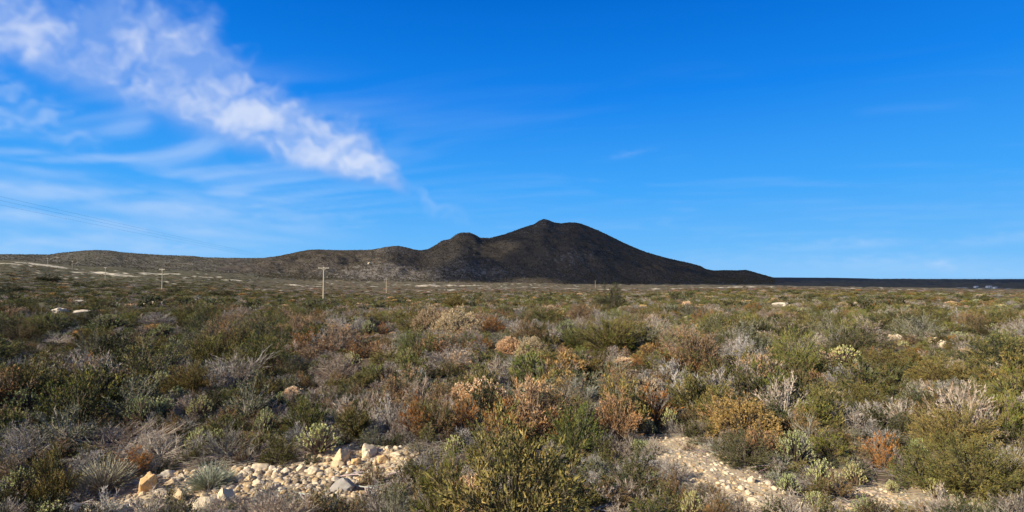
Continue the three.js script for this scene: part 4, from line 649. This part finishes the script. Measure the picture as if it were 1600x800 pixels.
{ // gravel between them
  const rr = rng(707), lists = PEBBLE.map(() => []);
  for (let i = 0; i < 52000; i++) {
    const b = BARE[Math.floor(rr() * BARE.length)], x = b.x + (rr() - 0.5) * 3 * b.w, z = b.z + (rr() - 0.5) * 3 * b.d; if (rr() > bareness(x, z) * 1.1) continue;
    const s = 0.012 + 0.085 * Math.pow(rr(), 6) * (x < 0 ? 1.4 : 0.8) + 0.024 * rr() * rr(), t = rr(), c = t < 0.45 ? [0.74, 0.65, 0.49] : t < 0.66 ? [0.66, 0.52, 0.34] : t < 0.86 ? [0.74, 0.70, 0.62] : [0.36, 0.31, 0.25], g = 0.62 + 0.5 * rr();
    lists[i % 4].push({ x, y: ground(x, z) + s * 0.15, z, w: s, h: s * 0.62 * (0.4 + 0.6 * rr()), a: rr() * 6.283, c: c.map((q) => q * g) });
  }
  const m = tinted(0.95, 0.2); PEBBLE.forEach((g, v) => carpet('gravel', 'loose pale gravel on the bare patches', g, lists[v], m));
  const hr = globalThis.hillRocks, hm = tinted(1, 0.1); hm.color.setRGB(0.36, 0.35, 0.35);
  carpet('mountain_rocks', 'grey boulders scattered over the mountain', PEBBLE[0], hr, hm);
  // fallen dry twigs under the shrubs
  const tw = new Geo(), tr = rng(5); for (let q = 0; q < 5; q++) { const a = tr() * 6.28, L = 0.25 + 0.3 * tr(), x = 0.2 * (tr() - 0.5), z = 0.2 * (tr() - 0.5); tw.tube([[x, 0.02, z], [x + Math.cos(a) * L * 0.5, 0.05 + 0.03 * tr(), z + Math.sin(a) * L * 0.5], [x + Math.cos(a + 0.3) * L, 0.03, z + Math.sin(a + 0.3) * L]], 0.004, 0.0018, vary(GREYWOOD, tr, 0.2)); }
  const tl = []; for (let i = 0; i < 5200; i++) { const z = -(6.5 + 9 * rr()), x = z * (rr() - 0.5) * 2; if (bareness(x, z) > 0.4 && rr() > 0.2) continue; tl.push({ x, y: ground(x, z) + 0.01, z, w: 0.7 + 0.7 * rr(), h: 0.5, a: rr() * 6.283, c: [1, 1, 1].map(() => 0.75 + 0.3 * rr()) }); }
  carpet('twig_litter', 'fallen grey twigs on the ground', tw.build(), tl, stemMat);
}
{ // dead branches lying on the bank
  const DB = [[95, 796, 60, 0.5, 'forked pale dead branch beside the grey slab'], [545, 748, 60, 0.3, 'curved pale dead branch above the blue-grey stone'], [590, 762, 70, 0.2, 'long dead branch right of the blue-grey stone'], [205, 760, 50, 0.4, 'pale dead branch left of the orange stone'], [635, 745, 60, 0.6, 'dead branch at the foot of the arching dry twigs'], [930, 800, 60, 0.6, 'pale dead branch at the bottom right of the central bush'], [1190, 735, 50, 0.4, 'thin dead branch at the right of the sandy strip'], [470, 770, 70, 0.3, 'dead branch across the lower gravel']];
  const r = rng(61);
  for (const [px, py, w, lift, label] of DB) {
    const p = at(px, py), L = w * p.depth / F, g = new Geo(), a0 = (r() - 0.5) * 1.2, c = [0.46, 0.42, 0.36];
    const grow = (q, a, len, rad, lev) => { const pts = [q]; let y = q[1]; for (let i = 1; i <= 4; i++) { a += (r() - 0.5) * 0.5; y = Math.max(0.015, y + (r() - 0.42) * len * 0.25 * lift); const l = pts[i - 1]; pts.push([l[0] + Math.cos(a) * len / 4, y, l[2] + Math.sin(a) * len / 4]); } g.tube(pts, rad, rad * 0.5, [c[0] * (0.85 + 0.3 * r()), c[1] * (0.85 + 0.3 * r()), c[2] * (0.85 + 0.3 * r())]); if (lev) for (let b = 0; b < 3; b++) grow(pts[1 + Math.floor(r() * 3)], a + (r() < 0.5 ? -1 : 1) * (0.4 + 0.5 * r()), len * 0.55, rad * 0.55, lev - 1); };
    grow([-L / 2, 0.03, 0], a0, L, 0.013, 2);
    const o = new THREE.Mesh(g.build(), stemMat); o.name = numbered('dead_branch'); o.position.set(p.x, p.y, p.z); tag(o, label, 'branch', 'dead branches on the ground'); scene.add(o);
  }
}

// ---------- power line ----------
const poleMat = new THREE.MeshStandardMaterial({ color: new THREE.Color().setRGB(0.52, 0.41, 0.25), roughness: 0.9 }), armMat = new THREE.MeshStandardMaterial({ color: new THREE.Color().setRGB(0.62, 0.53, 0.37), roughness: 0.85 }), cap = new THREE.MeshStandardMaterial({ color: new THREE.Color().setRGB(0.55, 0.5, 0.46), roughness: 0.4 }), wireMat = new THREE.MeshStandardMaterial({ color: new THREE.Color().setRGB(0.30, 0.30, 0.31), roughness: 0.6 });
const ARM = [-1.25, 0.15, 1.25];
function addPole(px, depth, height, label, turn = 0, pos) {
  const p = pos ?? place(px, depth), o = new THREE.Group(); o.name = numbered('power_pole'); o.position.set(p.x, p.y - 0.3, p.z); o.rotation.y = turn;
  const part = (n, g, m, x, y, z, rz = 0) => { const q = new THREE.Mesh(g, m); q.name = n; q.position.set(x, y, z); q.rotation.z = rz; o.add(q); return q; };
  part('pole', new THREE.CylinderGeometry(0.14, 0.21, height + 0.3, 12), poleMat, 0, (height + 0.3) / 2, 0);
  part('crossarm', new THREE.BoxGeometry(2.8, 0.17, 0.14), armMat, 0, height, 0.2);
  part('brace', new THREE.BoxGeometry(0.9, 0.06, 0.05), armMat, -0.34, height - 0.34, 0.2, -0.75); part('brace', new THREE.BoxGeometry(0.9, 0.06, 0.05), armMat, 0.34, height - 0.34, 0.2, 0.75);
  const ins = new THREE.LatheGeometry([[0.02, 0], [0.02, 0.06], [0.06, 0.07], [0.05, 0.12], [0.065, 0.13], [0.05, 0.19], [0, 0.2]].map(([a, b]) => new THREE.Vector2(a, b)), 8);
  for (const x of ARM) part('insulator', ins, cap, x, height + 0.085, 0.2);
  tag(o, label, 'pole', 'power line poles'); scene.add(o); o.updateMatrixWorld(true);
  return { o, tip: (k) => new THREE.Vector3(ARM[k], height + 0.25, 0.2).applyMatrix4(o.matrixWorld) };
}
const yawOf = (a, b) => Math.atan2(-(b.z - a.z), b.x - a.x) - Math.PI / 2;
const pA = place(506, 145), pB = place(604, 340), pC = place(930, 714);
const backPos = { x: pA.x + (pA.x - pB.x) * 1.02, z: pA.z + (pA.z - pB.z) * 1.02 }; backPos.y = ground(backPos.x, backPos.z) + 0;
const lineA = addPole(0, 0, 9.0, 'tall near power pole with a wide pale crossarm', 0.08, pA);
const lineB = addPole(0, 0, 9.3, 'power pole on the plain right of the tall near one', 0.2, pB);
const lineC = addPole(0, 0, 10.2, 'tiny far power pole left of the dark round bush', 0.35, pC);
const lineN = addPole(0, 0, 11.6, 'power pole behind the viewpoint that carries the nearest wires', 0.05, backPos);
addPole(254, 238, 9.4, 'power pole in front of the tumbled pale rocks at left', -0.2);
addPole(165, 413, 9.2, 'shorter power pole below the left pale bank', -0.2);
addPole(113, 640, 9.5, 'distant power pole against the low left hill', -0.2);
addPole(74, 720, 9.5, 'leftmost distant power pole in front of the pale bank', -0.2);
const wireNames = ['left', 'middle', 'right'];
function wire(a, b, k, sag, label, rad) {
  const s = a.tip(k), e = b.tip(k), pts = []; for (let i = 0; i <= 24; i++) { const t = i / 24, v = s.clone().lerp(e, t); v.y -= sag * 4 * t * (1 - t); pts.push(v); }
  const m = new THREE.Mesh(new THREE.TubeGeometry(new THREE.CatmullRomCurve3(pts), 48, rad, 5), wireMat); m.name = numbered('power_wire'); tag(m, label, 'wire', 'wires of the power line'); scene.add(m);
}
for (let k = 0; k < 3; k++) { wire(lineN, lineA, k, 0.9, `${wireNames[k]} wire crossing the left sky down to the tall pole`, 0.0045); wire(lineA, lineB, k, 2.2, `${wireNames[k]} wire from the tall pole on to the next`, 0.006); }

// ---------- white farm buildings far off ----------
{
  const wall = new THREE.MeshStandardMaterial({ color: new THREE.Color().setRGB(0.62, 0.60, 0.55), roughness: 0.9 }), roof = new THREE.MeshStandardMaterial({ color: new THREE.Color().setRGB(0.55, 0.56, 0.56), roughness: 0.7 }), hole = new THREE.MeshStandardMaterial({ color: new THREE.Color().setRGB(0.05, 0.05, 0.05), roughness: 0.5 });
  const house = (px, depth, w, d, h, rise, turn, label) => {
    const p = place(px, depth), o = new THREE.Group(); o.name = numbered('farm_building'); o.position.set(p.x, p.y - 0.2, p.z); o.rotation.y = turn;
    const b = new THREE.Mesh(new THREE.BoxGeometry(w, h, d), wall); b.name = 'wall'; b.position.y = h / 2; o.add(b);
    const sh = new THREE.Shape([[-d / 2 - 0.3, 0], [d / 2 + 0.3, 0], [0, rise]].map(([x, y]) => new THREE.Vector2(x, y))), rf = new THREE.Mesh(new THREE.ExtrudeGeometry(sh, { depth: w + 0.4, bevelEnabled: false }), roof); rf.name = 'roof'; rf.rotation.y = Math.PI / 2; rf.position.set(-w / 2 - 0.2, h + 0.003, 0); o.add(rf);
    const dr = new THREE.Mesh(new THREE.BoxGeometry(1.1, 2.1, 0.1), hole); dr.name = 'door'; dr.position.set(w * 0.1, 1.25, d / 2 + 0.03); o.add(dr);
    for (const q of [-0.3, 0.35]) { const wn = new THREE.Mesh(new THREE.BoxGeometry(1.2, 1.2, 0.1), hole); wn.name = 'window'; wn.position.set(w * q, h * 0.55, d / 2 + 0.03); o.add(wn); }
    tag(o, label, 'building', 'white buildings on the far plain'); scene.add(o);
  };
  house(1524, 880, 4.6, 4, 3.2, 1.0, 0.1, 'small white building set apart on the far right plain');
  house(1544, 880, 6.5, 5, 2.4, 1.1, -0.15, 'larger white building in the far right cluster');
  house(1554, 890, 5.5, 4, 2.0, 0.9, 0.2, 'low white building at the right of the far cluster');
  const st = new THREE.Mesh(stoneGeometry(rng(9), 3), stoneMats.cream), q = mainSurf(577, 0.42); st.name = numbered('stone'); st.position.set(q[0], q[1] + 1.5, q[2]); st.scale.set(8, 6, 7); tag(st, 'lone pale boulder on the mountain shoulder above the tall pole', 'stone', 'pale stones lying in the scrub'); scene.add(st);
}

scene.traverse((o) => { if (o.isMesh) { o.castShadow = true; o.receiveShadow = true; } });
delete globalThis.nearRest; delete globalThis.hillRocks;
renderer.render(scene, camera);
